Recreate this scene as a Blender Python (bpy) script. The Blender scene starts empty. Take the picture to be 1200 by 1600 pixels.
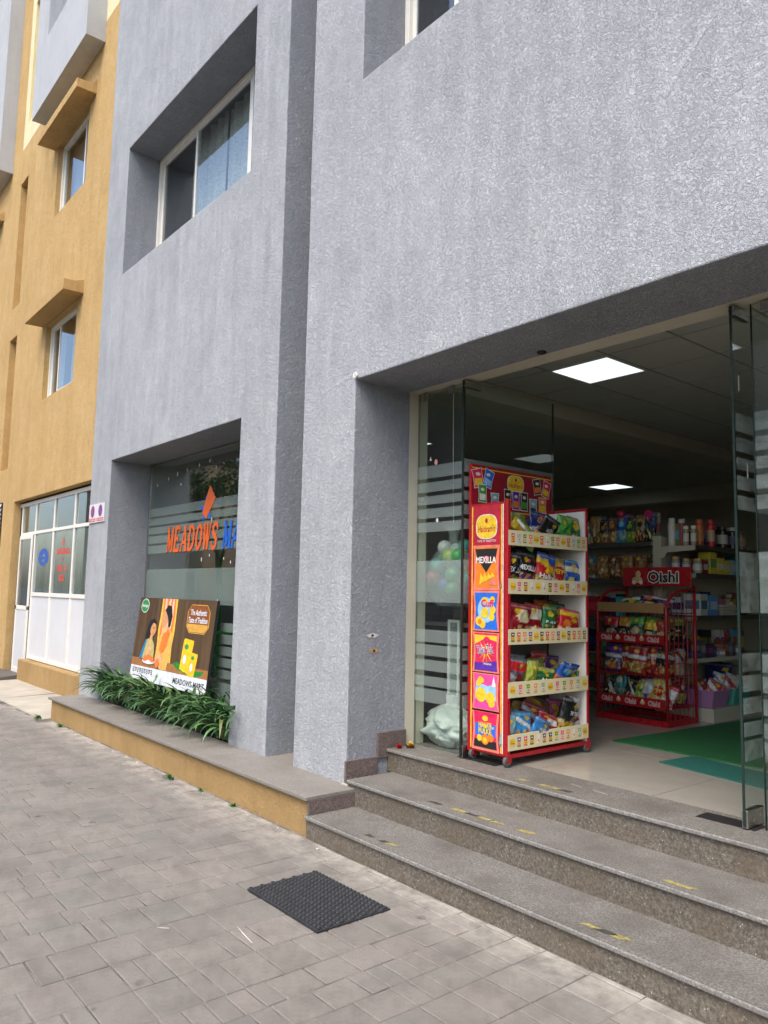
import bpy, math, random
from math import sin, cos, pi, radians, sqrt
from mathutils import Vector, Matrix, noise as mnoise

# ------------------------------------------------------------------ camera, sky, sun, exposure
scene = bpy.context.scene
col = scene.collection
CAM = Vector((0.0, 0.0, 1.55))
YAW, PITCH, ROLL, FPX = radians(39.5015), radians(5.9619), radians(1.1496), 1198.26
_f = Vector((-cos(YAW) * cos(PITCH), sin(YAW) * cos(PITCH), sin(PITCH)))
_r0 = _f.cross(Vector((0, 0, 1))).normalized()
_u0 = _r0.cross(_f)
_r = cos(ROLL) * _r0 + sin(ROLL) * _u0
_u = -sin(ROLL) * _r0 + cos(ROLL) * _u0
cd = bpy.data.cameras.new('camera')
cam = bpy.data.objects.new('camera', cd)
col.objects.link(cam)
cam.matrix_world = Matrix(((_r.x, _u.x, -_f.x, CAM.x), (_r.y, _u.y, -_f.y, CAM.y), (_r.z, _u.z, -_f.z, CAM.z), (0, 0, 0, 1)))
cd.sensor_fit = 'VERTICAL'
cd.sensor_height = 24.0
cd.lens = FPX / 1600 * 24.0
cd.clip_start = 0.05
cd.clip_end = 2000
scene.camera = cam

SUN_EL, SUN_AZ = radians(58), radians(156)      # azimuth measured from +y (into the shop) towards +x
sun_dir = Vector((sin(SUN_AZ) * cos(SUN_EL), cos(SUN_AZ) * cos(SUN_EL), sin(SUN_EL)))
world = bpy.data.worlds.new('World')
scene.world = world
world.use_nodes = True
wn = world.node_tree
sky = wn.nodes.new('ShaderNodeTexSky')
sky.sky_type = 'NISHITA'
sky.sun_disc = False
sky.sun_elevation = SUN_EL
sky.sun_rotation = SUN_AZ
sky.air_density = 1.0
sky.dust_density = 3.0
sky.ozone_density = 1.0
bg = wn.nodes['Background']
bg.inputs['Strength'].default_value = 0.15
wn.links.new(sky.outputs[0], bg.inputs['Color'])
sl = bpy.data.lights.new('sun', 'SUN')
sl.energy = 1.5
sl.angle = radians(40)
sl.color = (1.0, 0.93, 0.82)
so = bpy.data.objects.new('sun', sl)
col.objects.link(so)
so.rotation_euler = (-sun_dir).to_track_quat('-Z', 'Y').to_euler()
so.location = (0, -10, 30)
scene.view_settings.view_transform = 'Standard'
scene.view_settings.look = 'None'
scene.view_settings.exposure = 1.04
scene.view_settings.gamma = 1.0
scene.cycles.max_bounces = 8
scene.cycles.transparent_max_bounces = 16
scene.cycles.glossy_bounces = 4
scene.cycles.diffuse_bounces = 4
scene.cycles.sample_clamp_indirect = 6.0
scene.cycles.caustics_reflective = False
scene.cycles.caustics_refractive = False

# ------------------------------------------------------------------ helpers
rnd = random.Random(7)


def S(r, g, b):
    def f(c):
        c /= 255.0
        return c / 12.92 if c <= .04045 else ((c + .055) / 1.055) ** 2.4
    return (f(r), f(g), f(b))


W = {}


def tag(o, label=None, cat=None, group=None, kind=None):
    if label: o['label'] = label
    if cat: o['category'] = cat
    if group: o['group'] = group
    if kind: o['kind'] = kind
    return o


def thing(name, label, cat, loc=(0, 0, 0), group=None, local=False, rot=None):
    o = bpy.data.objects.new(name, None)
    o.empty_display_size = .1
    col.objects.link(o)
    o.location = loc
    if rot: o.rotation_euler = rot
    W[o] = Vector((0, 0, 0)) if local else Vector(loc)
    return tag(o, label, cat, group)


class Fr:
    """a plane in space: origin, u (right), v (up), n (outwards)"""
    def __init__(s, o, u, v, n=None):
        s.o, s.u, s.v = Vector(o), Vector(u), Vector(v)
        s.n = Vector(n) if n else s.u.cross(s.v).normalized()

    def P(s, a, b, c=0.0):
        return s.o + s.u * a + s.v * b + s.n * c


TXT = {}


def text_geo(body, bold=0.0, shear=0.0):
    k = (body, bold, shear)
    if k not in TXT:
        c = bpy.data.curves.new('t', 'FONT')
        c.body, c.size, c.offset, c.shear, c.resolution_u = body, 1.0, bold, shear, 2
        o = bpy.data.objects.new('t', c)
        col.objects.link(o)
        dg = bpy.context.evaluated_depsgraph_get()
        dg.update()
        m = bpy.data.meshes.new_from_object(o.evaluated_get(dg))
        vs = [(v.co.x, v.co.y) for v in m.vertices]
        fs = [tuple(p.vertices) for p in m.polygons]
        bpy.data.objects.remove(o)
        bpy.data.curves.remove(c)
        bpy.data.meshes.remove(m)
        x0, x1 = min(v[0] for v in vs), max(v[0] for v in vs)
        y0, y1 = min(v[1] for v in vs), max(v[1] for v in vs)
        vs = [((x - x0) / (x1 - x0) - .5, (y - y0) / (y1 - y0) - .5) for x, y in vs]
        TXT[k] = (vs, fs, (x1 - x0) / (y1 - y0))
    return TXT[k]


class MB:
    def __init__(s):
        s.v, s.f, s.m, s.c = [], [], [], None

    def add(s, vs, fs, mi=0):
        b = len(s.v)
        s.v += [Vector(p) for p in vs]
        s.f += [tuple(i + b for i in f) for f in fs]
        s.m += [mi] * len(fs)
        return s

    def box(s, x0, x1, y0, y1, z0, z1, mi=0):
        return s.add([(x0, y0, z0), (x1, y0, z0), (x1, y1, z0), (x0, y1, z0), (x0, y0, z1), (x1, y0, z1), (x1, y1, z1), (x0, y1, z1)],
                     [(0, 3, 2, 1), (4, 5, 6, 7), (0, 1, 5, 4), (1, 2, 6, 5), (2, 3, 7, 6), (3, 0, 4, 7)], mi)

    def quad(s, a, b, c, d, mi=0):
        return s.add([a, b, c, d], [(0, 1, 2, 3)], mi)

    def tube(s, path, r, n=8, mi=0, cap=True, closed=False):
        path = [Vector(p) for p in path]
        rs = r if isinstance(r, (list, tuple)) else [r] * len(path)
        vs, fs = [], []
        L = len(path)
        ref = None
        for i, p in enumerate(path):
            t = (path[(i + 1) % L] - path[i - 1]) if closed else (path[min(i + 1, L - 1)] - path[max(i - 1, 0)])
            t.normalize()
            if ref is None:
                ref = t.orthogonal().normalized()
            ref = (ref - t * ref.dot(t)).normalized()
            b = t.cross(ref)
            for k in range(n):
                a = 2 * pi * k / n
                vs.append(p + (ref * cos(a) + b * sin(a)) * rs[i])
        for i in range(L if closed else L - 1):
            for k in range(n):
                j = (i + 1) % L
                fs.append((i * n + k, i * n + (k + 1) % n, j * n + (k + 1) % n, j * n + k))
        if cap and not closed:
            fs.append(tuple(reversed(range(n))))
            fs.append(tuple((L - 1) * n + k for k in range(n)))
        return s.add(vs, fs, mi)

    def lathe(s, prof, c=(0, 0, 0), n=20, mi=0, axis='z'):
        vs, fs = [], []
        for r, z in prof:
            for k in range(n):
                a = 2 * pi * k / n
                p = (r * cos(a), r * sin(a), z)
                if axis == 'x': p = (z, r * cos(a), r * sin(a))
                if axis == 'y': p = (r * cos(a), z, r * sin(a))
                vs.append((c[0] + p[0], c[1] + p[1], c[2] + p[2]))
        for i in range(len(prof) - 1):
            for k in range(n):
                fs.append((i * n + k, i * n + (k + 1) % n, (i + 1) * n + (k + 1) % n, (i + 1) * n + k))
        fs.append(tuple(reversed(range(n))))
        fs.append(tuple((len(prof) - 1) * n + k for k in range(n)))
        return s.add(vs, fs, mi)

    # flat print on a frame
    def poly(s, fr, pts, layer=1, mi=0):
        return s.add([fr.P(a, b, .0007 * layer + 2.5e-5 * (len(s.f) % 24)) for a, b in pts], [tuple(range(len(pts)))], mi)

    def rect(s, fr, a0, a1, b0, b1, layer=1, mi=0):
        return s.poly(fr, [(a0, b0), (a1, b0), (a1, b1), (a0, b1)], layer, mi)

    def ell(s, fr, cx, cy, rx, ry, layer=1, mi=0, n=22, rot=0, sq=1.0):
        pts = []
        for k in range(n):
            a = 2 * pi * k / n
            x, y = cos(a), sin(a)
            x, y = math.copysign(abs(x) ** sq, x) * rx, math.copysign(abs(y) ** sq, y) * ry
            pts.append((cx + x * cos(rot) - y * sin(rot), cy + x * sin(rot) + y * cos(rot)))
        return s.poly(fr, pts, layer, mi)

    def text(s, fr, body, cx, cy, w=None, h=None, layer=3, mi=0, bold=0.0, shear=0.0, rot=0, warp=None):
        vs, fs, ar = text_geo(body, bold, shear)
        if w is None: w = h * ar
        if h is None: h = w / ar
        out = []
        for x, y in vs:
            x, y = x * w, y * h
            a, b = cx + x * cos(rot) - y * sin(rot), cy + x * sin(rot) + y * cos(rot)
            out.append(fr.P(a, b, .0007 * layer + (warp(a, b) if warp else 0)))
        return s.add(out, fs, mi)

    def build(s, name, mats, parent=None, loc=None, bevel=0, seg=2, smooth=False, kind=None, weld=False, local=False, uv=False):
        off = Vector((0, 0, 0)) if local else (W[parent] if parent is not None else Vector(loc or (0, 0, 0)))
        me = bpy.data.meshes.new(name)
        me.from_pydata([tuple(p - off) for p in s.v], [], s.f)
        for m in (mats if isinstance(mats, (list, tuple)) else [mats]):
            me.materials.append(m)
        me.polygons.foreach_set('material_index', s.m)
        if s.c:
            at = me.color_attributes.new('Col', 'FLOAT_COLOR', 'POINT')
            at.data.foreach_set('color', [x for c in s.c for x in (c[0], c[1], c[2], 1.0)])
        if smooth:
            me.polygons.foreach_set('use_smooth', [True] * len(me.polygons))
        me.update()
        o = bpy.data.objects.new(name, me)
        col.objects.link(o)
        if parent is not None:
            o.parent = parent
        elif loc:
            o.location = loc
        W[o] = off
        if weld:
            md = o.modifiers.new('weld', 'WELD')
            md.merge_threshold = .0004
        if bevel:
            md = o.modifiers.new('bevel', 'BEVEL')
            md.width, md.segments, md.limit_method, md.angle_limit = bevel, seg, 'ANGLE', radians(40)
        if kind: o['kind'] = kind
        return o


def struct(o):
    o['kind'] = 'structure'
    return o


def inst(o, parent, loc=(0, 0, 0), rot=(0, 0, 0), scale=None):
    c = o.copy()
    col.objects.link(c)
    c.parent = parent
    c.location, c.rotation_euler = loc, rot
    if scale: c.scale = scale
    return c


# ------------------------------------------------------------------ materials
class NT:
    def __init__(s, name):
        s.mat = bpy.data.materials.new(name)
        s.mat.use_nodes = True
        s.t = s.mat.node_tree
        s.b = s.t.nodes['Principled BSDF']
        s.out = s.t.nodes['Material Output']

    def n(s, typ, **kw):
        nd = s.t.nodes.new('ShaderNode' + typ)
        for k, v in kw.items():
            if k in nd.inputs: nd.inputs[k].default_value = v
            else: setattr(nd, k, v)
        return nd

    def l(s, a, b):
        s.t.links.new(a, b)

    def pos(s, sc=(1, 1, 1)):
        g = s.n('NewGeometry')
        m = s.n('Mapping')
        m.inputs['Scale'].default_value = sc
        s.l(g.outputs['Position'], m.inputs['Vector'])
        return m.outputs[0]

    def noise(s, vec, scale, detail=3, rough=.55, dist=0):
        n = s.n('TexNoise')
        n.inputs['Scale'].default_value = scale
        n.inputs['Detail'].default_value = detail
        n.inputs['Roughness'].default_value = rough
        n.inputs['Distortion'].default_value = dist
        if vec is not None: s.l(vec, n.inputs['Vector'])
        return n.outputs['Fac']

    def ramp(s, fac, stops):
        r = s.n('ValToRGB')
        e = r.color_ramp.elements
        while len(e) < len(stops): e.new(.5)
        for el, (p, c) in zip(e, stops):
            el.position = p
            el.color = (c[0], c[1], c[2], 1) if not isinstance(c, (int, float)) else (c, c, c, 1)
        s.l(fac, r.inputs[0])
        return r.outputs[0]

    def mix(s, fac, a, b, mode='MIX'):
        m = s.n('Mix', data_type='RGBA', blend_type=mode)
        for sock, v in ((0, fac), (6, a), (7, b)):
            if isinstance(v, (int, float)): m.inputs[sock].default_value = v
            elif isinstance(v, tuple): m.inputs[sock].default_value = (v[0], v[1], v[2], 1)
            else: s.l(v, m.inputs[sock])
        return m.outputs[2]

    def math(s, op, a, b=0.0, clamp=False):
        m = s.n('Math', operation=op)
        m.use_clamp = clamp
        for i, v in enumerate((a, b)):
            if isinstance(v, (int, float)): m.inputs[i].default_value = v
            else: s.l(v, m.inputs[i])
        return m.outputs[0]

    def bump(s, h, strength=.5, dist=.002, prev=None):
        b = s.n('Bump')
        b.inputs['Strength'].default_value = strength
        b.inputs['Distance'].default_value = dist
        s.l(h, b.inputs['Height'])
        if prev is not None: s.l(prev, b.inputs['Normal'])
        return b.outputs[0]

    def done(s, color=None, rough=None, normal=None, metal=None, spec=None):
        for key, v in (('Base Color', color), ('Roughness', rough), ('Normal', normal), ('Metallic', metal), ('Specular IOR Level', spec)):
            if v is None: continue
            if isinstance(v, tuple): s.b.inputs[key].default_value = (v[0], v[1], v[2], 1)
            elif isinstance(v, (int, float)): s.b.inputs[key].default_value = v
            else: s.l(v, s.b.inputs[key])
        return s.mat


def plain(name, c, rough=.5, metal=0, var=.12, scale=6, bump=0, bscale=200, spec=None):
    t = NT(name)
    p = t.pos()
    n = t.noise(p, scale, 4, .6)
    a = tuple(x * (1 - var) for x in c)
    b = tuple(min(1, x * (1 + var)) for x in c)
    cc = t.ramp(n, [(.3, a), (.7, b)])
    nm = t.bump(t.noise(p, bscale, 3), .4, bump) if bump else None
    rr = t.ramp(t.noise(p, scale * 2.3, 3), [(.3, max(.02, rough - .08)), (.7, min(1, rough + .08))])
    return t.done(cc, rr, nm, metal, spec)


def plaster(name, c, dark, light, worm=34, dist=.005, streak=.25, amt=.5):
    """rolled textured paint: curly ridges, cloudy wear"""
    t = NT(name)
    p = t.pos()
    w = t.noise(p, worm, 2.2, .5, 1.1)
    ridge = t.ramp(t.math('ABSOLUTE', t.math('SUBTRACT', w, .5)), [(0.0, 1.0), (.028, .55), (.075, 0.0)])
    w2 = t.noise(p, worm * 2.2, 2, .5, .6)
    h = t.math('ADD', ridge, t.math('MULTIPLY', w2, .55))
    h = t.math('ADD', h, t.math('MULTIPLY', t.ramp(t.noise(p, worm * .5, 3, .6, .8), [(.35, 0.0), (.65, 1.0)]), .8))
    nm = t.bump(h, 1.0, dist * (1 + .5 * amt))
    cloud = t.math('ADD', t.math('MULTIPLY', t.noise(p, 1.3, 5, .62), .6), t.math('MULTIPLY', t.noise(p, 6.5, 4, .65), .4))
    st = t.noise(t.pos((5, 5, .7)), 1.1, 4, .6)
    c1 = t.ramp(cloud, [(.3, dark), (.52, c), (.75, light)])
    c2 = t.mix(t.math('MULTIPLY', t.ramp(st, [(.5, 0.0), (.75, 1.0)]), streak), c1, light)
    fine = t.noise(p, 55, 3, .6)
    c3 = t.mix(t.ramp(fine, [(.35, .36 * amt), (.6, 0.0)]), c2, tuple(x * .6 for x in c))  # speckle darkened in the colour to imitate shaded pits in the plaster
    c3 = t.mix(t.ramp(t.noise(t.pos((1, 1, .55)), 26, 4, .65, .4), [(.4, .36 * amt), (.56, 0.0)]), c3, tuple(x * .72 for x in c))
    c4 = t.mix(t.math('MULTIPLY', ridge, .10), c3, light)
    stain = t.math('MULTIPLY', t.ramp(t.noise(t.pos((2.6, 2.6, .35)), 1.7, 6, .75), [(.5, 0.0), (.75, 1.0)]), .34)
    c4 = t.mix(stain, c4, tuple(x * .66 for x in dark))
    return t.done(c4, .92, nm, spec=.08)


def granite(name, base, dark, light, rough, sp=.5, scale=1.0, grime=None):
    t = NT(name)
    p = t.pos()
    n1 = t.noise(p, 95 * scale, 5, .8)
    c = t.ramp(n1, [(.36, dark), (.5, base), (.66, light)])
    v = t.n('TexVoronoi')
    v.inputs['Scale'].default_value = 75 * scale
    t.l(p, v.inputs['Vector'])
    sparkle = t.ramp(v.outputs['Distance'], [(.0, 1.0), (.24, 0.0)])
    gate = t.ramp(t.noise(p, 40 * scale, 2), [(.5, 0.0), (.6, 1.0)])
    c = t.mix(t.math('MULTIPLY', t.math('MULTIPLY', sparkle, gate), sp), c, tuple(min(1, x * 2.6 + .12) for x in light))
    big = t.noise(p, 3.1, 6, .68)
    c = t.mix(t.ramp(big, [(.42, 0.0), (.68, .6)]), c, grime or tuple(x * .7 for x in base))
    rr = t.ramp(t.noise(p, 5, 4), [(.3, rough - .1), (.7, rough + .12)])
    return t.done(c, rr, t.bump(n1, .25, .0008), spec=.4)


def glassmat(name, tint, ior=1.5, rough=0.0):
    t = NT(name)
    t.t.nodes.remove(t.b)
    lw = t.n('LayerWeight')
    lw.inputs['Blend'].default_value = .5
    f0 = ((ior - 1) / (ior + 1)) ** 2
    fac = t.math('ADD', t.math('MULTIPLY', t.math('POWER', lw.outputs['Facing'], 5.0), 1 - f0), f0)   # Schlick, same on both faces
    tr = t.n('BsdfTransparent')
    tr.inputs[0].default_value = (*tint, 1)
    gl = t.n('BsdfGlossy')
    gl.inputs['Roughness'].default_value = rough
    gl.inputs['Color'].default_value = (1, 1, 1, 1)
    mx = t.n('MixShader')
    t.l(fac, mx.inputs[0])
    t.l(tr.outputs[0], mx.inputs[1])
    t.l(gl.outputs[0], mx.inputs[2])
    t.l(mx.outputs[0], t.out.inputs[0])
    return t.mat


def frosted(name, c, amt, dirty=0.0):
    t = NT(name)
    t.b.inputs['Base Color'].default_value = (*c, 1)
    t.b.inputs['Roughness'].default_value = .45
    tr = t.n('BsdfTransparent')
    mx = t.n('MixShader')
    p = t.pos()
    n = t.noise(p, 3.0, 4, .65)
    f = t.ramp(n, [(.3, amt - .06), (.7, amt + .06)])
    if dirty:
        d = t.ramp(t.noise(p, 9, 5, .7, .5), [(.44, 1.0), (.66, 1 - dirty)])
        f = t.math('MULTIPLY', f, d)
    t.l(f, mx.inputs[0])
    t.l(tr.outputs[0], mx.inputs[1])
    t.l(t.b.outputs[0], mx.inputs[2])
    t.l(mx.outputs[0], t.out.inputs[0])
    return t.mat


def emis(name, c, strength):
    t = NT(name)
    t.b.inputs['Base Color'].default_value = (.8, .8, .8, 1)
    t.b.inputs['Emission Color'].default_value = (*c, 1)
    t.b.inputs['Emission Strength'].default_value = strength
    return t.mat


def colattr(name, rough=.35, bump=.0012, bscale=45, spec=.5, metal=0):
    t = NT(name)
    a = t.n('Attribute')
    a.attribute_name = 'Col'
    p = t.n('TexCoord').outputs['Object']
    n = t.noise(p, bscale, 3, .6, .8)
    return t.done(a.outputs['Color'], rough, t.bump(n, .55, bump) if bump else None, spec=spec, metal=metal)


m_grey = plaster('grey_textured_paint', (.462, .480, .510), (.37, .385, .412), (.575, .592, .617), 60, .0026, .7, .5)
m_greyshade = plaster('grey_paint_shaded', (.365, .386, .424), (.31, .33, .366), (.425, .447, .482), 66, .003, .3, .5)  # facade paint again, darkened and blued to put shade into recess faces
m_orange = plaster('ochre_textured_paint', (.75, .505, .225), (.65, .425, .18), (.84, .60, .30), 52, .0045, .5, .7)
m_plinth = plaster('ochre_plinth_paint', (.41, .27, .122), (.33, .215, .095), (.48, .325, .158), 55, .002, .2, .2)
m_cream = plaster('cream_paint', (.80, .72, .46), (.74, .66, .42), (.84, .77, .52), 42, .002, .1, .1)
m_balc = plaster('pale_grey_balcony_paint', (.50, .52, .545), (.46, .48, .50), (.55, .57, .59), 42, .002, .1, .1)
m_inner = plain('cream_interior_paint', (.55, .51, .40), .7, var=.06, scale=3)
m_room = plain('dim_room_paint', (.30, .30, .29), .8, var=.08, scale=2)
m_tread = granite('flamed_grey_granite', (.172, .162, .147), (.085, .08, .073), (.31, .295, .27), .62, .45, 1.0, (.085, .074, .062))
m_nose = granite('worn_granite_edge', (.215, .204, .187), (.12, .113, .104), (.36, .342, .315), .55, .4, 1.0)
m_riser = granite('polished_brown_granite', (.135, .118, .098), (.07, .06, .05), (.26, .23, .19), .38, .9, .8, (.13, .10, .065))
m_skirt = granite('red_brown_granite', (.15, .115, .105), (.08, .062, .058), (.27, .215, .20), .4, .9, .9)
m_coping = granite('grey_coping_granite', (.225, .208, .185), (.15, .138, .122), (.32, .298, .268), .6, .25, 1.0, (.17, .15, .125))
m_white = plain('white_aluminium', (.78, .76, .70), .4, var=.05, scale=8)
m_panel = plain('white_board', (.62, .635, .66), .45, var=.04, scale=2)
m_glass = glassmat('clear_green_glass', (.90, .945, .925), 1.52)
m_glass_b = glassmat('window_glass', (.84, .89, .91), 2.1)
m_edge = plain('green_glass_edge', (.016, .032, .027), .15, var=.1)
m_frost = frosted('frosted_vinyl', (.46, .54, .51), .36)
m_frost_w = frosted('green_frosted_vinyl', (.36, .46, .42), .34)
m_frost_d = frosted('worn_frosted_vinyl', (.42, .49, .46), .30, .7)
m_steel = plain('brushed_steel', (.42, .41, .39), .32, 1, var=.12, scale=30)
m_dsteel = plain('dark_floor_plate', (.06, .06, .06), .35, .6, var=.2, scale=12)
m_black = plain('black_rubber', (.024, .025, .028), .6, var=.25, scale=25, bump=.0006, bscale=300)
m_dark = plain('dark_plastic', (.02, .02, .022), .5, var=.2)
m_red = plain('red_enamel', (.36, .010, .016), .32, var=.07, scale=10)
m_rwhite = plain('white_enamel', (.74, .71, .66), .45, var=.05, scale=8)
m_strip = plain('cream_price_strip', (.75, .66, .40), .5, var=.04, scale=9)
m_soil = plain('dark_soil', (.045, .032, .022), .95, var=.4, scale=30, bump=.01, bscale=60)
m_foil = colattr('printed_foil', .24, .0028, 30)
m_print = colattr('printed_carton', .5, 0)
m_light = emis('light_panel', (.84, .97, 1.0), .62)

# ------------------------------------------------------------------ ground
def asphalt():
    t = NT('asphalt')
    p = t.pos()
    c = t.ramp(t.noise(p, 60, 4, .7), [(.3, (.035, .035, .036)), (.7, (.075, .073, .07))])
    return t.done(c, .9, t.bump(t.noise(p, 120, 3), .5, .004))


m_asphalt = asphalt()
struct(MB().add([(-400, -400, -.16), (400, -400, -.16), (400, 400, -.16), (-400, 400, -.16)], [(0, 1, 2, 3)]).build('road', m_asphalt))


def paver_mat():
    t = NT('concrete_paver')
    p = t.pos()
    oi = t.n('ObjectInfo')
    g = t.n('NewGeometry')
    r = t.math('FRACT', t.math('ADD', oi.outputs['Random'], g.outputs['Random Per Island']))
    base = t.ramp(r, [(0, (.172, .160, .146)), (.3, (.212, .188, .170)), (.55, (.184, .180, .160)), (.8, (.228, .203, .183)), (1, (.166, .161, .148))])
    cl = t.noise(p, 2.1, 5, .65)
    c = t.mix(t.ramp(cl, [(.38, 0.0), (.72, .55)]), base, (.305, .277, .243))
    c = t.mix(t.ramp(t.noise(p, 4.7, 6, .72), [(.46, 0.0), (.72, .7)]), c, (.125, .112, .098))
    c = t.mix(t.ramp(t.noise(p, 19, 5, .7), [(.5, 0.0), (.72, .45)]), c, (.13, .115, .10))
    fine = t.noise(p, 140, 3, .7)
    c = t.mix(t.ramp(fine, [(.35, .35), (.6, 0.0)]), c, (.15, .14, .13))
    v = t.n('TexVoronoi')
    v.inputs['Scale'].default_value = 3.3
    v.inputs['Randomness'].default_value = 1
    wv = t.n('Mapping')
    t.l(t.n('NewGeometry').outputs['Position'], wv.inputs['Vector'])
    nz = t.n('TexNoise')
    nz.inputs['Scale'].default_value = 14
    t.l(wv.outputs[0], nz.inputs['Vector'])
    vv = t.n('VectorMath', operation='MULTIPLY_ADD')
    t.l(nz.outputs['Color'], vv.inputs[0])
    vv.inputs[1].default_value = (.035, .035, 0)
    t.l(wv.outputs[0], vv.inputs[2])
    t.l(vv.outputs[0], v.inputs['Vector'])
    spot = t.ramp(v.outputs['Distance'], [(.055, 1.0), (.085, 0.0)])
    gate = t.ramp(t.noise(p, 1.7, 2), [(.36, 0.0), (.44, 1.0)])
    c = t.mix(t.math('MULTIPLY', t.math('MULTIPLY', spot, gate), .75), c, (.085, .08, .078))
    # cement dust trodden along the foot of the steps and the ledge
    sp = t.n('SeparateXYZ')
    t.l(g.outputs['Position'], sp.inputs[0])
    edge = t.n('MapRange')
    t.l(sp.outputs['Y'], edge.inputs[0])
    edge.inputs[1].default_value, edge.inputs[2].default_value = 2.45, 2.86
    dust = t.math('MULTIPLY', edge.outputs[0], t.ramp(t.noise(p, 7, 5, .7), [(.38, 0.0), (.62, .85)]))
    c = t.mix(dust, c, (.42, .39, .34))
    return t.done(c, .88, t.bump(t.math('ADD', fine, t.math('MULTIPLY', cl, .6)), .45, .0022), spec=.25)


m_paver = paver_mat()
m_sand = plain('joint_sand', (.155, .14, .12), .95, var=.7, scale=5, bump=.004, bscale=150)
m_kerb = plain('concrete_kerb', (.30, .29, .27), .9, var=.15, scale=5, bump=.003, bscale=90)
pave = struct(MB().box(-60, 30, -3.4, 2.9, -.155, -.0050).build('pavement', m_sand))
for k in range(40):
    x0 = -30 + k
    MB().box(x0 + .004, x0 + .996, -3.52, -3.402, -.15, .0).build('kerb_stone', m_kerb, pave, bevel=.012)


def on_screen(x, y, z, mg=40):
    d = Vector((x, y, z)) - CAM
    zz = d.dot(_f)
    if zz < .1: return False
    px, py = 600 + FPX * d.dot(_r) / zz, 800 - FPX * d.dot(_u) / zz
    return -mg < px < 1200 + mg and -mg < py < 1600 + mg


def paver_geo(w, h, seed, mb, cx=0, cy=0, z=0.0):
    r = random.Random(seed)
    g, ch = .0026, .0042
    a, b = w / 2 - g, h / 2 - g
    j = lambda: r.uniform(-.0022, .0022)
    o = [(-a + j(), -b + j()), (a + j(), -b + j()), (a + j(), b + j()), (-a + j(), b + j())]
    vs = [(cx + x, cy + y, z - .02) for x, y in o] + [(cx + x, cy + y, z - .0035) for x, y in o]
    vs += [(cx + x - math.copysign(ch, x), cy + y - math.copysign(ch, y), z) for x, y in o]
    fs = [(8, 9, 10, 11)]
    for i in range(4):
        k = (i + 1) % 4
        fs += [(i, k, 4 + k, 4 + i), (4 + i, 4 + k, 8 + k, 8 + i)]
    mb.add(vs, fs)


pieces = []
x = -16.0
rp = random.Random(21)
prev = 0
while x < 3.2:
    w = .245 if (prev != 1 and rp.random() < .55) else .170
    prev = 1 if w > .2 and rp.random() < .5 else 0
    y = -2.6 + rp.choice((0, .05, .1, .15))
    while y < 2.842:
        h = (.18 if rp.random() < .7 else .09) if w > .2 else rp.choice((.18, .09, .09, .18))
        if y + h > 2.842: h = max(.03, 2.842 - y)
        if not (x < -9.45 and y + h > 2.76):
            pieces.append((x + w / 2, y + h / 2, w, h))
        y += h
    x += w
vis = [p for p in pieces if on_screen(p[0], p[1], 0, 30)]
vis.sort(key=lambda p: p[0] ** 2 + p[1] ** 2)
near = set(vis[:300])
pm = {}
rz = random.Random(5)
stuff = MB()
for i, p in enumerate(pieces):
    cx, cy, w, h = p
    if p in near:
        key = (round(w, 3), round(h, 3), rz.randrange(4) if h in (.18, .09) else 0)
        if key not in pm:
            b = MB()
            paver_geo(w, h, hash(key) % 999, b)
            o = b.build('paver', m_paver, pave)
            pm[key] = o
        else:
            o = inst(pm[key], pave)
        o.location = (cx, cy, rz.uniform(-.0016, .0012))
        o.rotation_euler = (rz.uniform(-.006, .006), rz.uniform(-.006, .006), rz.uniform(-.006, .006))
    else:
        paver_geo(w, h, i, stuff, cx, cy, rz.uniform(-.0015, .001))
stuff.build('paver_field', m_paver, pave, kind='stuff')

m_conc = plain('cast_concrete', (.40, .365, .30), .9, var=.16, scale=2.5, bump=.003, bscale=80)
apron = struct(MB().add([(-9.53, 2.762, -.004), (-9.53, 3.56, .022), (-13.6, 3.56, .012), (-13.6, 2.762, -.004), (-9.53, 2.762, -.1), (-13.6, 2.762, -.1)],
                        [(0, 1, 2, 3), (0, 3, 5, 4)]).build('concrete_apron', m_conc))
for x0, x1 in ((-11.55, -9.535), (-13.59, -11.56)):
    MB().add([(x0, 2.766, .0), (x1, 2.766, .0), (x1, 3.54, .026), (x0, 3.54, .020)], [(0, 1, 2, 3)]).build('concrete_slab', m_conc, apron)
m_rampstone = granite('dark_ramp_granite', (.11, .095, .085), (.06, .052, .048), (.19, .165, .15), .6, .3)
struct(MB().add([(-13.604, 2.78, .0), (-13.604, 3.55, .09), (-22, 3.55, .09), (-22, 2.78, .0), (-13.604, 2.78, -.1), (-22, 2.78, -.1), (-13.604, 3.55, -.1)],
                [(0, 1, 2, 3), (0, 3, 5, 4), (0, 4, 6, 1)]).build('entrance_ramp', m_rampstone))
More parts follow.
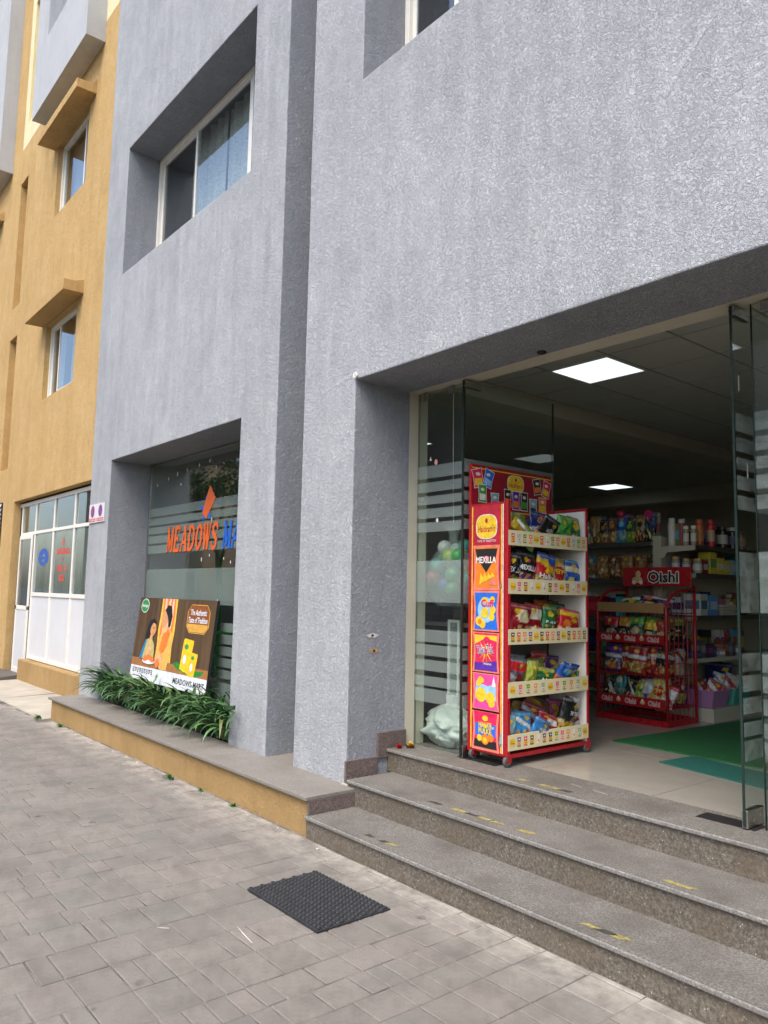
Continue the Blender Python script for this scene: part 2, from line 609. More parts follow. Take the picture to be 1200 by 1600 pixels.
# mortar smears and crayon-white scratches on the paving
m_chalk = plain('dried_white_paint', (.62, .61, .58), .9, var=.1)
m_mort = plain('dried_cement', (.52, .48, .38), .95, var=.15)
sm = MB()
for (ax, ay), (bx, by), w in (((-3.278, 1.875), (-3.09, 1.847), .007), ((-3.49, 1.58), (-3.45, 1.62), .010)):
    d = Vector((by - ay, ax - bx, 0)).normalized() * w / 2
    sm.add([(ax, ay, .0012), (bx, by, .0012), (bx + d.x, by + d.y, .0012), ((ax + bx) / 2 + d.x * 1.5, (ay + by) / 2 + d.y * 1.5, .0012), (ax + d.x * .4, ay + d.y * .4, .0012)], [(0, 1, 2, 3, 4)])
sm.build('paint_scratch', m_chalk, pave)
rm = random.Random(3)
for k in range(10):          # crumbs of mortar lying along the foot of the ledge
    b = MB()
    x, y, s = rm.uniform(-8.6, -3.4), 2.835 - rm.uniform(0, .06), rm.uniform(.006, .016)
    b.add([(x + s * rm.uniform(.6, 1.3) * cos(a), y + s * rm.uniform(.5, 1) * sin(a), .0 + dz) for dz in (0, s * .5) for a in (0, 1.3, 2.5, 3.8, 5.1)],
          [(5, 6, 7, 8, 9)] + [(i, (i + 1) % 5, 5 + (i + 1) % 5, 5 + i) for i in range(5)])
    b.build('mortar_crumb', m_mort, pave)

# ------------------------------------------------------------------ entrance steps
Z1, Z2, Z3 = .135, .295, .45
XS0, XS1 = -4.17, 3.0
st = thing('entrance_steps', 'three wide speckled granite steps rising to the open shop door', 'steps', (XS0, 2.85, 0))
for (y0, z0, z1, xl) in ((2.85, -.05, Z1, -4.17), (3.22, Z1, Z2, -4.222), (3.60, Z2, Z3, -4.278)):
    for xa, xb in ((xl, -1.06), (-1.057, XS1)):
        MB().box(xa, xb, y0, y0 + .02, z0, z1 - .0225).build('riser', m_riser, st)
for (y0, y1, z, xl) in ((2.832, 3.2195, Z1, -4.172), (3.202, 3.5995, Z2, -4.226), (3.582, 3.985, Z3, -4.279)):
    for xa, xb in ((xl, -1.06), (-1.057, XS1)):
        b = MB().box(xa, xb, y0 + .014, y1, z - .022, z)
        o = b.build('tread', m_tread, st)
        MB().box(xa, xb, y0, y0 + .0138, z - .0225, z + .0006).build('nosing', m_nose, o, bevel=.0085, seg=4)
MB().box(-4.279, XS1, 3.62, 4.2, -.05, Z3 - .0225).build('core', m_riser, st)
# stepped skirting up the jamb and the end of the ledge
MB().box(-4.2815, -4.262, 3.225, 3.50, Z2 - .03, .405).build('skirting', m_skirt, st, bevel=.003)
MB().box(-4.2815, -4.262, 3.5015, 3.764, Z3 - .06, .567).build('skirting', m_skirt, st, bevel=.003)
m_ty = plain('worn_yellow_tape', (.30, .255, .085), .75, var=.45, scale=40)
m_tk = plain('worn_black_tape', (.05, .047, .042), .7, var=.3, scale=40)


def tape(pts, z, cells):
    """hazard tape worn to scraps: alternating slanted pieces"""
    (ax, ay), (bx, by) = pts
    n = len(cells)
    rt = random.Random(int(abs(ax) * 1000))
    for i, c in enumerate(cells):
        if c == ' ': continue
        x0, x1 = ax + (bx - ax) * i / n, ax + (bx - ax) * (i + 1) / n
        y0, y1 = ay + (by - ay) * i / n, ay + (by - ay) * (i + 1) / n
        w = .034
        k = .03
        j = lambda a: rt.uniform(-a, a)
        P = [(x0 + j(.01), y0 - w / 2 + j(.004)), ((x0 + x1) / 2, (y0 + y1) / 2 - w / 2 + j(.004)), (x1 + j(.01), y1 - w / 2 + j(.004)),
             (x1 + k + j(.01), y1 + w / 2 + j(.008)), ((x0 + x1) / 2 + k, (y0 + y1) / 2 + w / 2 + j(.01)), (x0 + k + j(.01), y0 + w / 2 + j(.006))]
        MB().add([(p[0], p[1], z + .0012) for p in P], [tuple(range(6))]).build('worn_tape', m_ty if c == 'y' else m_tk, st)


tape([(-3.22, 3.668), (-2.76, 3.668)], Z3, ' y yyk')
tape([(-3.52, 3.30), (-2.74, 3.305)], Z2, 'k ykyy y')
tape([(-1.95, 3.272), (-1.82, 3.272)], Z2, 'y')
tape([(-3.66, 2.92), (-3.40, 2.925)], Z1, 'k ky')
tape([(-2.14, 2.928), (-1.93, 2.928)], Z1, 'yky')
for (ax, ay), (bx, by) in (((-2.872, 3.823), (-2.777, 3.806)), ((-2.705, 3.807), (-2.597, 3.79))):
    MB().add([(ax, ay, Z3 + .0012), (bx, by, Z3 + .0012), (bx + .004, by + .014, Z3 + .0012), (ax + .004, ay + .014, Z3 + .0012)], [(0, 1, 2, 3)]).build('white_tape', m_kerb, st)

# ------------------------------------------------------------------ planter ledge
lg = thing('planter_ledge', 'long low ochre ledge with grey granite coping along the grey facade', 'ledge', (-6.8, 3.0, 0))
MB().box(-9.52, -4.172, 2.866, 3.25, -.05, .2245).build('plinth', m_plinth, lg)
for xa, xb in ((-9.555, -7.62), (-7.617, -5.80), (-5.797, -4.152)):
    MB().box(xa, xb, 2.832, 3.262, .225, .25).build('coping_slab', m_coping, lg, bevel=.004)
MB().box(-5.345, -4.935, 3.2622, 3.76, .2, .2488).build('coping_slab', m_coping, lg)
MB().box(-4.1705, -4.149, 2.853, 3.2185, Z1 + .001, .2245).build('end_panel', m_skirt, lg, bevel=.002)
MB().box(-4.30, -4.232, 3.2185, 3.2245, Z1, .26).build('mortar_patch', m_mort, lg)
MB().box(-9.07, -5.94, 3.2622, 3.76, -.05, .235).build('planting_bed', m_soil, lg)

# ------------------------------------------------------------------ buildings


def dense(a, step=.24):
    out = []
    for p, q in zip(a[:-1], a[1:]):
        n = max(1, int((q - p) / step))
        out += [p + (q - p) * k / n for k in range(n)]
    return out + [a[-1]]


def wavy_wall(b, amp=.0035):
    """hand-plastered: corners and faces wander by a few millimetres"""
    for p in b.v:
        n = mnoise.noise_vector(p * 1.9)
        q = mnoise.noise_vector(p * 5.3)
        p += Vector((n.x + .45 * q.x, (n.y + .3 * q.y) * .5, n.z + .45 * q.z)) * amp
    return b


def wall_grid(xs, zs, y0, openf):
    xs, zs = dense(xs), dense(zs)
    """front face with recessed openings; openf(x,z) -> None or (depth, has_back)"""
    b = MB()
    nx, nz = len(xs) - 1, len(zs) - 1
    O = [[openf((xs[i] + xs[i + 1]) / 2, (zs[j] + zs[j + 1]) / 2) for j in range(nz)] for i in range(nx)]
    dep = lambda i, j: (O[i][j][0] if O[i][j] else 0.0) if 0 <= i < nx and 0 <= j < nz else 0.0
    for i in range(nx):
        for j in range(nz):
            xa, xb, za, zb = xs[i], xs[i + 1], zs[j], zs[j + 1]
            d = dep(i, j)
            if d == 0 or O[i][j][1]:
                y = y0 + d
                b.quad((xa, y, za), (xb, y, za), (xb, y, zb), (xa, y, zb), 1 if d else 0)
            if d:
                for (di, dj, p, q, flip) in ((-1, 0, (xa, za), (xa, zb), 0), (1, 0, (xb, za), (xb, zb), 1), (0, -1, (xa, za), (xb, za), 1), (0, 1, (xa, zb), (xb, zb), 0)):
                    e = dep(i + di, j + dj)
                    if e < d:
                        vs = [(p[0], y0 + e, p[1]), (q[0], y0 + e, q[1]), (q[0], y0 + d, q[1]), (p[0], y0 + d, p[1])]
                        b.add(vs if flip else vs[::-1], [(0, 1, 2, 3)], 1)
    return b


def inside(x, z, r):
    return r[0] < x < r[1] and r[2] < z < r[3]


GY = 3.24
LW = (-9.07, -5.94, -.05, 3.05)
UW = (-9.07, -5.94, 5.36, 6.99)
U3 = (-4.28, -1.15, 5.36, 6.99)
DR = (-4.28, 1.6, -.05, 3.06)
GR = (-5.34, -4.94, -.05, 14.5)
grey = thing('grey_building', 'grey-blue textured building with recessed windows, groove and wide shop doorway', 'building', (-4, GY, 0))


def g_open(x, z):
    if inside(x, z, LW): return (.50, False)
    if inside(x, z, UW) or inside(x, z, U3): return (.40, False)
    if inside(x, z, DR): return (.52, False)
    if inside(x, z, GR): return (.50, True)
    return None


gw = wall_grid([-9.73, -9.07, -5.94, -5.34, -4.94, -4.28, -1.15, 1.6, 5.5], [-.05, 3.05, 3.06, 5.36, 6.99, 10, 14.5], GY, g_open)
wavy_wall(gw).build('wall', [m_grey, m_greyshade], grey, weld=True, bevel=.009, seg=2)
b = MB()
b.quad((-9.73, GY, -.05), (-9.73, GY, 14.5), (-9.73, 14.5, 14.5), (-9.73, 14.5, -.05))
b.quad((5.5, GY, -.05), (5.5, 14.5, -.05), (5.5, 14.5, 14.5), (5.5, GY, 14.5))
b.quad((-9.73, GY, 14.5), (5.5, GY, 14.5), (5.5, 14.5, 14.5), (-9.73, 14.5, 14.5))
b.quad((-9.73, 14.5, -.05), (-9.73, 14.5, 14.5), (5.5, 14.5, 14.5), (5.5, 14.5, -.05))
b.build('outer_shell', m_grey, grey)
# cream inner linings behind the glass lines
b = MB()
b.box(-4.40, -4.282, 3.762, 3.95, Z3, 3.5)
b.box(-4.282, 1.6, 3.762, 3.925, 3.064, 3.5)
b.build('door_lining', m_inner, grey)
b = MB()
b.box(-9.35, -9.073, 3.742, 4.3, .0, 3.5)
b.box(-9.073, -5.94, 3.742, 3.98, 3.054, 3.5)
b.box(-5.937, -4.41, 3.765, 3.95, .0, 3.5)
b.build('window_lining', m_inner, grey)


def curtain(parent, x0, x1, z0, z1, y, mat, waves=9, amp=.025):
    b = MB()
    n = waves * 6
    for i in range(n + 1):
        t = i / n
        yy = y + amp * sin(t * waves * 2 * pi) + amp * .4 * sin(t * 31)
        b.v += [Vector((x0 + (x1 - x0) * t, yy, z0)), Vector((x0 + (x1 - x0) * t, yy + .01, z1))]
    for i in range(n):
        b.f.append((2 * i, 2 * i + 2, 2 * i + 3, 2 * i + 1))
        b.m.append(0)
    return b.build('curtain', mat, parent, smooth=True)


def curtain_mat(name, c, c2):
    t = NT(name)
    p = t.pos((1, 1, 1))
    n = t.noise(p, 9, 2, .5, 2.5)
    cc = t.ramp(t.math('ABSOLUTE', t.math('SUBTRACT', n, .5)), [(.02, c2), (.06, c)])
    return t.done(cc, .9)


m_curt = curtain_mat('patterned_curtain', (.82, .80, .70), (.62, .60, .50))
m_curt_g = curtain_mat('green_grey_curtain', (.34, .37, .28), (.28, .31, .235))
m_curt_w = curtain_mat('pale_net_curtain', (.55, .55, .52), (.50, .50, .47))


def room(parent, x0, x1, z0, z1, y0, y1=None):
    y1 = y1 or y0 + 2.5
    b = MB()
    v = [(x0, y0, z0), (x1, y0, z0), (x1, y1, z0), (x0, y1, z0), (x0, y0, z1), (x1, y0, z1), (x1, y1, z1), (x0, y1, z1)]
    b.add(v, [(0, 1, 2, 3), (7, 6, 5, 4), (1, 5, 6, 2), (2, 6, 7, 3), (3, 7, 4, 0)])
    return b.build('room', m_room, parent)


def sliding_window(parent, x0, x1, z0, z1, y, splits, cur=None, fw=.055):
    """white outer frame at y, sliding sashes each with its own pane"""
    b = MB()
    b.box(x0, x1, y, y + .07, z1 - fw, z1)
    b.box(x0, x1, y, y + .07, z0, z0 + fw)
    b.box(x0, x0 + fw, y, y + .07, z0 + fw, z1 - fw)
    b.box(x1 - fw, x1, y, y + .07, z0 + fw, z1 - fw)
    w = b.build('window', m_white, parent, bevel=.004)
    xs = [x0 + fw] + splits + [x1 - fw]
    for i in range(len(xs) - 1):
        a, c = xs[i] - (.02 if i else 0), xs[i + 1] + (.02 if i < len(xs) - 2 else 0)
        yy = y + (.012 if i % 2 else .036)
        s = MB()
        q = .042
        for bx in ((a, c, z1 - fw - q, z1 - fw - .001), (a, c, z0 + fw + .001, z0 + fw + q), (a, a + q, z0 + fw + q, z1 - fw - q), (c - q, c, z0 + fw + q, z1 - fw - q)):
            s.box(bx[0], bx[1], yy, yy + .022, bx[2], bx[3])
        s.build('sash', m_white, w, bevel=.003)
        MB().box(a + q - .004, c - q + .004, yy + .008, yy + .013, z0 + fw + q - .004, z1 - fw - q + .004).build('pane', m_glass_b, w)
    if cur:
        for (a, c, m) in cur: curtain(w, a, c, z0, z1 + .05, y + .2, m, max(3, int((c - a) * 6)))
    return w


MB().box(-6.678, -5.93, 3.6402, 3.72, 5.35, 7.0).build('infill_wall', m_greyshade, grey)
sliding_window(grey, -9.069, -6.68, 5.361, 6.989, 3.6405, [-8.02], [(-8.5, -7.62, m_curt), (-7.58, -6.75, m_curt)])
sliding_window(grey, -4.279, -1.151, 5.361, 6.989, 3.6405, [-3.72, -2.5], [(-3.6, -1.3, m_curt)])
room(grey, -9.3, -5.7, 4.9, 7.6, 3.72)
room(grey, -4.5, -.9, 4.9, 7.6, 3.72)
# small fixings on the grey wall
b = MB()
b.tube([(-4.262 + .018 * cos(a), 3.222, 3.085 + .018 * sin(a)) for a in [k * pi / 6 for k in range(12)]], .006, 6, closed=True)
b.tube([(-4.262, 3.245, 3.085), (-4.262, 3.214, 3.085)], .007, 6)
b.build('wire_hook', m_white, grey)
b = MB()
b.lathe([(.028, 3.0585), (.03, 3.052), (.022, 3.046), (.012, 3.046)], (-2.974, 3.70, 0), 16)
b.build('soffit_sensor', m_dark, grey)
m_patchw = plain('white_filler_patch', (.62, .58, .53), .9, var=.2, scale=60)
m_patcho = plain('orange_filler_patch', (.50, .30, .12), .9, var=.2, scale=60)
for (yc, zc, ry, rz_, m) in ((3.445, 1.243, .055, .018, m_patchw), (3.462, 1.135, .045, .017, m_patcho)):
    rr = random.Random(int(zc * 100))
    pts = [(-4.2785, yc + ry * rr.uniform(.7, 1.15) * cos(a), zc + rz_ * rr.uniform(.6, 1.15) * sin(a)) for a in [k * pi / 9 for k in range(18)]]
    o = MB().add(pts, [tuple(range(18))]).build('filler_patch', m, grey)
    MB().add([(-4.2778, yc + .012 * cos(a), zc + .009 * sin(a)) for a in [k * pi / 5 for k in range(10)]], [tuple(range(10))]).build('drill_hole', m_dark, o)
m_smear = plaster('paint_touch_up', (.50, .515, .545), (.46, .475, .505), (.56, .575, .60), 50, .003, .2, .2)
for (xa, za), (xb, zb), w in (((-1.86, 3.98), (-1.60, 4.25), .055), ((-4.70, 3.035), (-4.33, 3.10), .04)):
    d = Vector((za - zb, 0, xb - xa)).normalized() * w / 2
    rr = random.Random(int(abs(xa) * 77))
    e = [((xa + (xb - xa) * t), (za + (zb - za) * t)) for t in [k / 15 for k in range(16)]]
    pts = [(x + d.x * rr.uniform(.25, 1.3), GY - .0015, z + d.z * rr.uniform(.25, 1.3)) for x, z in e] + [(x - d.x * rr.uniform(.25, 1.3), GY - .0015, z - d.z * rr.uniform(.25, 1.3)) for x, z in reversed(e)]
    MB().add(pts, [tuple(range(32))]).build('paint_touch_up', m_smear, grey)

# ---- ochre building next door
OY = 3.55
orng = thing('ochre_building', 'ochre-yellow building with hooded windows and slots beyond the grey facade', 'building', (-13, OY, 0))
SH = (-14.65, -9.55, -.05, 3.01)
W1 = (-13.385, -11.79, 4.63, 5.90)
W2 = (-13.385, -11.79, 7.82, 9.14)
W3 = (-19.2, -17.4, 7.82, 9.14)
SA = (-15.81, -15.29, 6.86, 9.42)
SB = (-15.81, -15.29, 3.685, 6.23)
SC = (-15.60, -15.29, 10.6, 13.2)


def o_open(x, z):
    for r in (SA, SB, SC):
        if inside(x, z, r): return (.16, True)
    for r in (W1, W2, W3):
        if inside(x, z, r): return (.10, False)
    if inside(x, z, SH): return (.13, False)
    return None


ow = wall_grid([-24, -19.2, -17.4, -15.85, -15.81, -15.60, -15.29, -14.65, -13.385, -11.79, -9.55], [-.05, 3.01, 3.685, 4.63, 5.90, 6.23, 6.86, 7.82, 9.14, 9.42, 10.16, 10.6, 13.2, 14.5], OY, o_open)
for i, f in enumerate(ow.f):      # the top storey is painted cream right of the ochre strip
    c = sum((ow.v[k] for k in f), Vector()) / len(f)
    if c.z > 10.16 and c.x > -15.85: ow.m[i] = 2
wavy_wall(ow).build('wall', [m_orange, m_orange, m_cream], orng, weld=True, bevel=.008)
b = MB()
b.quad((-24, OY, 14.5), (-9.735, OY, 14.5), (-9.735, 12, 14.5), (-24, 12, 14.5))
b.quad((-24, OY, -.05), (-24, OY, 14.5), (-24, 12, 14.5), (-24, 12, -.05))
b.quad((-24, 12, -.05), (-24, 12, 14.5), (-9.735, 12, 14.5), (-9.735, 12, -.05))
b.build('outer_shell', m_orange, orng)
for (r, sp, cur) in ((W1, [-12.9], [(-13.6, -13.2, m_curt_w), (-12.85, -12.2, m_curt_w)]), (W2, [-12.2], [(-13.7, -12.6, m_curt_w)]), (W3, [-18.3], None)):
    sliding_window(orng, r[0] + .001, r[1] - .001, r[2] + .001, r[3] - .001, OY + .085, sp, cur, .045)
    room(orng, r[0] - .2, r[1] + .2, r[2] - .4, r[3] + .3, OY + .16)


def hood(x0, x1, z0, z1, zw, y0):
    """concrete sun hood with a curved fillet against the wall"""
    prof = [(OY + .01, z0), (y0, z0 - .008), (y0, z1), (y0 + .10, z1 + .004), (y0 + .18, z1 + .012), (y0 + .24, z1 + .03), (OY + .01, zw)]
    b = MB()
    n = len(prof)
    b.v = [Vector((x, y, z)) for x in (x0, x1) for y, z in prof]
    b.f = [tuple(range(n))[::-1], tuple(range(n, 2 * n))] + [(i, (i + 1) % n, n + (i + 1) % n, n + i) for i in range(n)]
    b.m = [0] * len(b.f)
    return b.build('sun_hood', m_orange, orng, bevel=.006)


hood(-13.57, -11.51, 5.93, 6.09, 6.15, 3.25)
hood(-13.56, -11.49, 9.12, 9.25, 9.37, 3.25)
hood(-19.4, -17.04, 9.14, 9.27, 9.40, 3.25)
# balconies
b = MB()
b.box(-14.09, -13.393, 3.26, OY + .01, 9.82, 14.4)
b.box(-12.0, -11.222, 3.26, OY + .01, 9.82, 14.4)
b.box(-13.393, -12.0, 3.26, OY + .01, 9.82, 11.05)
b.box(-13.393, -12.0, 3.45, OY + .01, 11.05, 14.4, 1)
b.build('balcony', [m_balc, m_greyshade], orng, weld=True)
b = MB()
b.box(-21.5, -16.56, 3.277, OY + .01, 9.98, 14.4)
b.build('balcony', m_balc, orng)
# shopfront of the ochre building
FY = 3.665
b = MB()
for x in (-14.49, -13.655, -12.645, -11.65, -10.70, -9.75):
    b.box(x - .032, x + .032, FY, FY + .05, .02 if x < -13.6 else .38, 2.97)
for xa, xb, z, h in ((-14.65, -9.7, 2.945, .06), (-14.46, -9.7, 2.425, .05), (-13.62, -9.7, 1.40, .06), (-13.62, -9.7, .375, .055)):
    b.box(xa, xb, FY - .004, FY + .046, z - h / 2, z + h / 2)
sf = b.build('shopfront', m_white, orng, bevel=.004)
xs = [-14.458, -13.687, -12.677, -11.682, -10.732, -9.78]
bay = [(-14.458, -13.687), (-13.623, -12.677), (-12.613, -11.682), (-11.618, -10.732), (-10.668, -9.78)]
for i, (xa, xb) in enumerate(bay):
    MB().box(xa, xb, FY + .018, FY + .024, 2.45, 2.915).build('pane', m_glass_b, sf)
    if i:
        MB().box(xa, xb, FY + .018, FY + .024, 1.43, 2.40).build('pane', m_glass_b, sf)
        MB().box(xa, xb, FY + .014, FY + .03, .4035, 1.369).build('board', m_panel, sf)
# the half-open door leaf, hinged at the left jamb and standing a little proud
dl = MB()
DXa, DXb = -14.452, -13.70
q = .06
for bx in ((DXa, DXb, 2.33, 2.395), (DXa, DXb, 1.13, 1.20), (DXa, DXb, .075, .16), (DXa, DXa + q, .16, 2.33), (DXb - q, DXb, .16, 2.33)):
    dl.box(bx[0], bx[1], FY - .03, FY - .005, bx[2], bx[3])
do = dl.build('door', m_white, orng, bevel=.004)
MB().box(DXa + q, DXb - q, FY - .02, FY - .015, 1.20, 2.33).build('pane', m_glass_b, do)
MB().box(DXa + q, DXb - q, FY - .022, FY - .012, .16, 1.13).build('board', m_panel, do)
MB().box(-13.595, -9.74, 3.515, FY - .006, -.05, .345).build('plinth', m_plinth, orng, bevel=.012)
MB().box(-14.64, -13.6, 3.50, 3.80, -.05, .075).build('door_step', m_rampstone, orng, bevel=.004)
curtain(orng, -14.4, -9.8, .3, 2.42, 3.86, m_curt_g, 26, .018)
room(orng, -14.8, -9.74, -.02, 3.0, 3.72, 6.5)
# red and blue vinyl lettering on the glass, too far to read
fr = Fr((-12.15, FY + .0175, 0), (1, 0, 0), (0, 0, 1), (0, -1, 0))
m_vred = plain('red_vinyl', (.72, .06, .035), .5, var=.05)
m_vblue = plain('blue_vinyl', (.03, .10, .42), .5, var=.05)
b = MB()
b.rect(fr, -.05, .05, 2.21, 2.245, 1)
b.rect(fr, -.018, .018, 2.16, 2.295, 2)
for wd, (zc, hh, ww) in (('|||||||', (2.075, .09, .62)), ('.', (1.945, .03, .05)), ('||| |', (1.82, .10, .44)), ('|||', (1.67, .10, .26))):
    n = len(wd)
    for k, ch in enumerate(wd):
        if ch == ' ': continue
        c = -ww / 2 + ww * (k + .5) / n
        e = ww / n * .42
        if ch == '.': b.ell(fr, c, zc, .022, .022, 1)
        else:
            b.rect(fr, c - e, c - e * .35, zc - hh / 2, zc + hh / 2, 1)
            b.rect(fr, c - e * .35, c + e, zc + (hh * .2 if k % 2 else -hh * .5), zc + (hh * .5 if k % 2 else -hh * .2), 1)
            b.rect(fr, c + e * .4, c + e, zc - hh / 2, zc + hh * (.1 if k % 3 else .5), 2)
b.build('red_lettering', m_vred, sf)
fr = Fr((-13.15, FY + .0175, 0), (1, 0, 0), (0, 0, 1), (0, -1, 0))
b = MB()
for k in range(18):
    a0, a1 = 2 * pi * k / 18, 2 * pi * (k + 1) / 18
    b.poly(fr, [(.10 * cos(a0), 1.99 + .075 * sin(a0)), (.27 * cos(a0), 1.99 + .16 * sin(a0) * (1 if sin(a0) > 0 else .8)), (.27 * cos(a1), 1.99 + .16 * sin(a1) * (1 if sin(a1) > 0 else .8)), (.10 * cos(a1), 1.99 + .075 * sin(a1))], 1)
b.rect(fr, -.09, .09, 1.965, 2.01, 1)
b.build('blue_emblem', m_vblue, sf)
# louvre vent at the far left
b = MB()
b.box(-16.9, -15.42, OY - .02, OY - .001, 2.24, 3.06)
lv = b.build('louvre_vent', m_dark, orng)
for k in range(9):
    z = 2.29 + k * .085
    MB().add([(-16.88, OY - .05, z), (-15.44, OY - .05, z), (-15.44, OY - .022, z + .06), (-16.88, OY - .022, z + .06), (-16.88, OY - .046, z - .006), (-15.44, OY - .046, z - .006), (-15.44, OY - .0205, z + .052), (-16.88, OY - .0205, z + .052)],
             [(0, 1, 2, 3), (4, 7, 6, 5), (0, 4, 5, 1), (1, 5, 6, 2)]).build('slat', m_white, lv)

# ------------------------------------------------------------------ shop interior: floor, ceiling, walls
m_tile = plain('cream_floor_tile', (.34, .318, .276), .16, var=.05, scale=4)
m_grout = plain('grey_grout', (.10, .095, .085), .9, var=.1)
fl = struct(MB().box(-9.4, 2.6, 3.9852, 13.2, .30, Z3 - .002).build('shop_floor', m_grout))
xs = [-2.43 + .8 * k for k in range(-8, 7)]
ys = [3.987, 4.13] + [4.13 + .8 * k for k in range(1, 12)]
for i in range(len(xs) - 1):
    for j in range(len(ys) - 1):
        MB().box(xs[i] + .0022, xs[i + 1] - .0022, ys[j] + .0022, ys[j + 1] - .0022, Z3 - .0015, Z3 + .001).build('floor_tile', m_tile, fl)
CZ = 3.45
m_ceil = plain('ceiling_board', (.50, .495, .455), .9, var=.06, scale=3, bump=.001, bscale=180)
m_grid = plain('ceiling_grid', (.24, .24, .22), .6, var=.05)
ce = struct(MB().box(-9.4, 2.6, 3.93, 13.2, CZ + .02, CZ + .05).build('ceiling', m_grid))
LX, LYS = (-4.03, -3.44), []
gx = [-4.63 + .6 * k for k in range(0, 12)]
gy = [3.93] + [4.48 + .6 * k for k in range(0, 15)]
lights_right = {(1, 2), (6, 2), (6, 7)}
for i in range(len(gx) - 1):
    for j in range(len(gy) - 1):
        if (i, j) in lights_right: continue
        MB().box(gx[i] + .012, gx[i + 1] - .012, gy[j] + .012, gy[j + 1] - .012, CZ - .004, CZ + .018).build('ceiling_tile', m_ceil, ce)
for x in gx: MB().box(x - .0115, x + .0115, 3.93, 13.2, CZ, CZ + .0195).build('grid_bar', m_grid, ce)
for y in gy[1:]: MB().box(-4.63, 2.0, y - .0115, y + .0115, CZ + .001, CZ + .0192).build('grid_bar', m_grid, ce)
MB().box(-9.4, -5.1, 3.93, 13.2, CZ - .004, CZ + .015).build('plain_board', m_ceil, ce)
MB().box(-5.1, -4.66, 3.93, 13.2, 3.30, CZ + .019).build('beam', m_inner, ce)
MB().box(-9.4, 2.0, 12.3, 12.7, 3.22, CZ + .019).build('beam', m_inner, ce)
b = MB()
b.box(-9.5, -9.4, 3.95, 13.3, .3, 3.5)
b.box(2.0, 2.1, 3.95, 13.3, .3, 3.5)
b.box(-9.4, 2.0, 13.2, 13.3, .3, 3.5)
struct(b.build('shop_wall', m_inner))
LN = ['square ceiling light panel nearest the shop door', 'small far ceiling light panel deep in the shop', 'ceiling light panel over the right side of the shop', 'ceiling light panel behind the left glass door leaf', 'ceiling light panel deep on the right of the shop']
lp = [(-4.03, 5.08), (-7.96, 11.1), (-1.03, 5.08), (-7.6, 6.0), (-1.03, 8.08)]
for k, (x, y) in enumerate(lp):
    zt = CZ - .006
    t = thing('ceiling_light', LN[k], 'light', (x + .3, y + .3, zt), 'square light panels in the shop ceiling')
    MB().box(x + .03, x + .57, y + .03, y + .57, zt - .004, zt + .004).build('diffuser', m_light, t)
    b = MB()
    for q in ((x + .012, x + .588, y + .012, y + .03), (x + .012, x + .588, y + .57, y + .588), (x + .012, x + .03, y + .03, y + .57), (x + .57, x + .588, y + .03, y + .57)):
        b.box(*q, zt - .008, zt + .01)
    b.build('frame', m_rwhite, t)

# ------------------------------------------------------------------ glass: door leaves, fixed panels, shop window
YG = 3.855


def stripes(parent, fr, a0, a1, zs, mat, layer=2):
    for z0, z1 in zs:
        MB().rect(fr, a0, a1, z0, z1, layer).build('frosted_stripe', mat, parent)


ST = [(2.398, 2.492), (2.295, 2.367), (2.202, 2.264), (2.10, 2.171), (1.998, 2.069), (1.484, 1.785), (1.196, 1.285), (1.098, 1.177), (.991, 1.069), (.883, .952), (.767, .864)]


def glass_panel(name, label, x0, x1, y0, y1, z0, z1, fr, a0, a1, mat_f=m_frost, sts=ST):
    """one sheet of toughened glass with dark polished edges and frosted stripes"""
    t = thing(name, label, 'glass door' if 'door' in name else 'glass panel', ((x0 + x1) / 2, (y0 + y1) / 2, z0))
    MB().box(x0, x1, y0, y1, z0, z1).build('glass', m_glass, t)
    e = .0045
    b = MB()
    if x1 - x0 > y1 - y0:
        b.box(x0 - e, x0, y0, y1, z0, z1)
        b.box(x1, x1 + e, y0, y1, z0, z1)
    else:
        b.box(x0, x1, y0 - e, y0, z0, z1)
        b.box(x0, x1, y1, y1 + e, z0, z1)
    b.build('polished_edge', m_edge, t)
    stripes(t, fr, a0, a1, sts, mat_f)
    return t


def patch(t, x, y, z, dx, dy, h=.055):
    MB().box(x - (.014 if dy > dx else 0), x + max(dx, .014), y - (.014 if dx > dy else 0), y + max(dy, .014), z, z + h).build('patch_fitting', m_steel, t, bevel=.003)


gp = glass_panel('fixed_glass_panel', 'narrow fixed glass panel with frosted stripes left of the doorway', -4.279, -3.80, YG, YG + .012, Z3 + .002, 3.058, Fr((0, YG, 0), (1, 0, 0), (0, 0, 1), (0, -1, 0)), -4.275, -3.802)
patch(gp, -4.24, YG + .004, 3.0, .05, .016)
patch(gp, -3.96, YG + .004, 3.0, .05, .016)
# stickers, dust marks
b = MB()
fr = Fr((0, YG, 0), (1, 0, 0), (0, 0, 1), (0, -1, 0))
b.ell(fr, -4.08, 2.513, .017, .022, 4, 0)
o = b.build('pink_sticker', plain('pink_sticker_paper', (.80, .38, .36), .6, var=.04), gp)
b = MB()
b.poly(fr, [(-4.15, 2.53), (-4.125, 2.53), (-4.14, 2.565)], 4)
b.build('paper_scrap', m_rwhite, gp)
b = MB()
b.ell(fr, -4.06, 2.08, .012, .016, 4)
b.build('white_sticker', m_rwhite, gp)

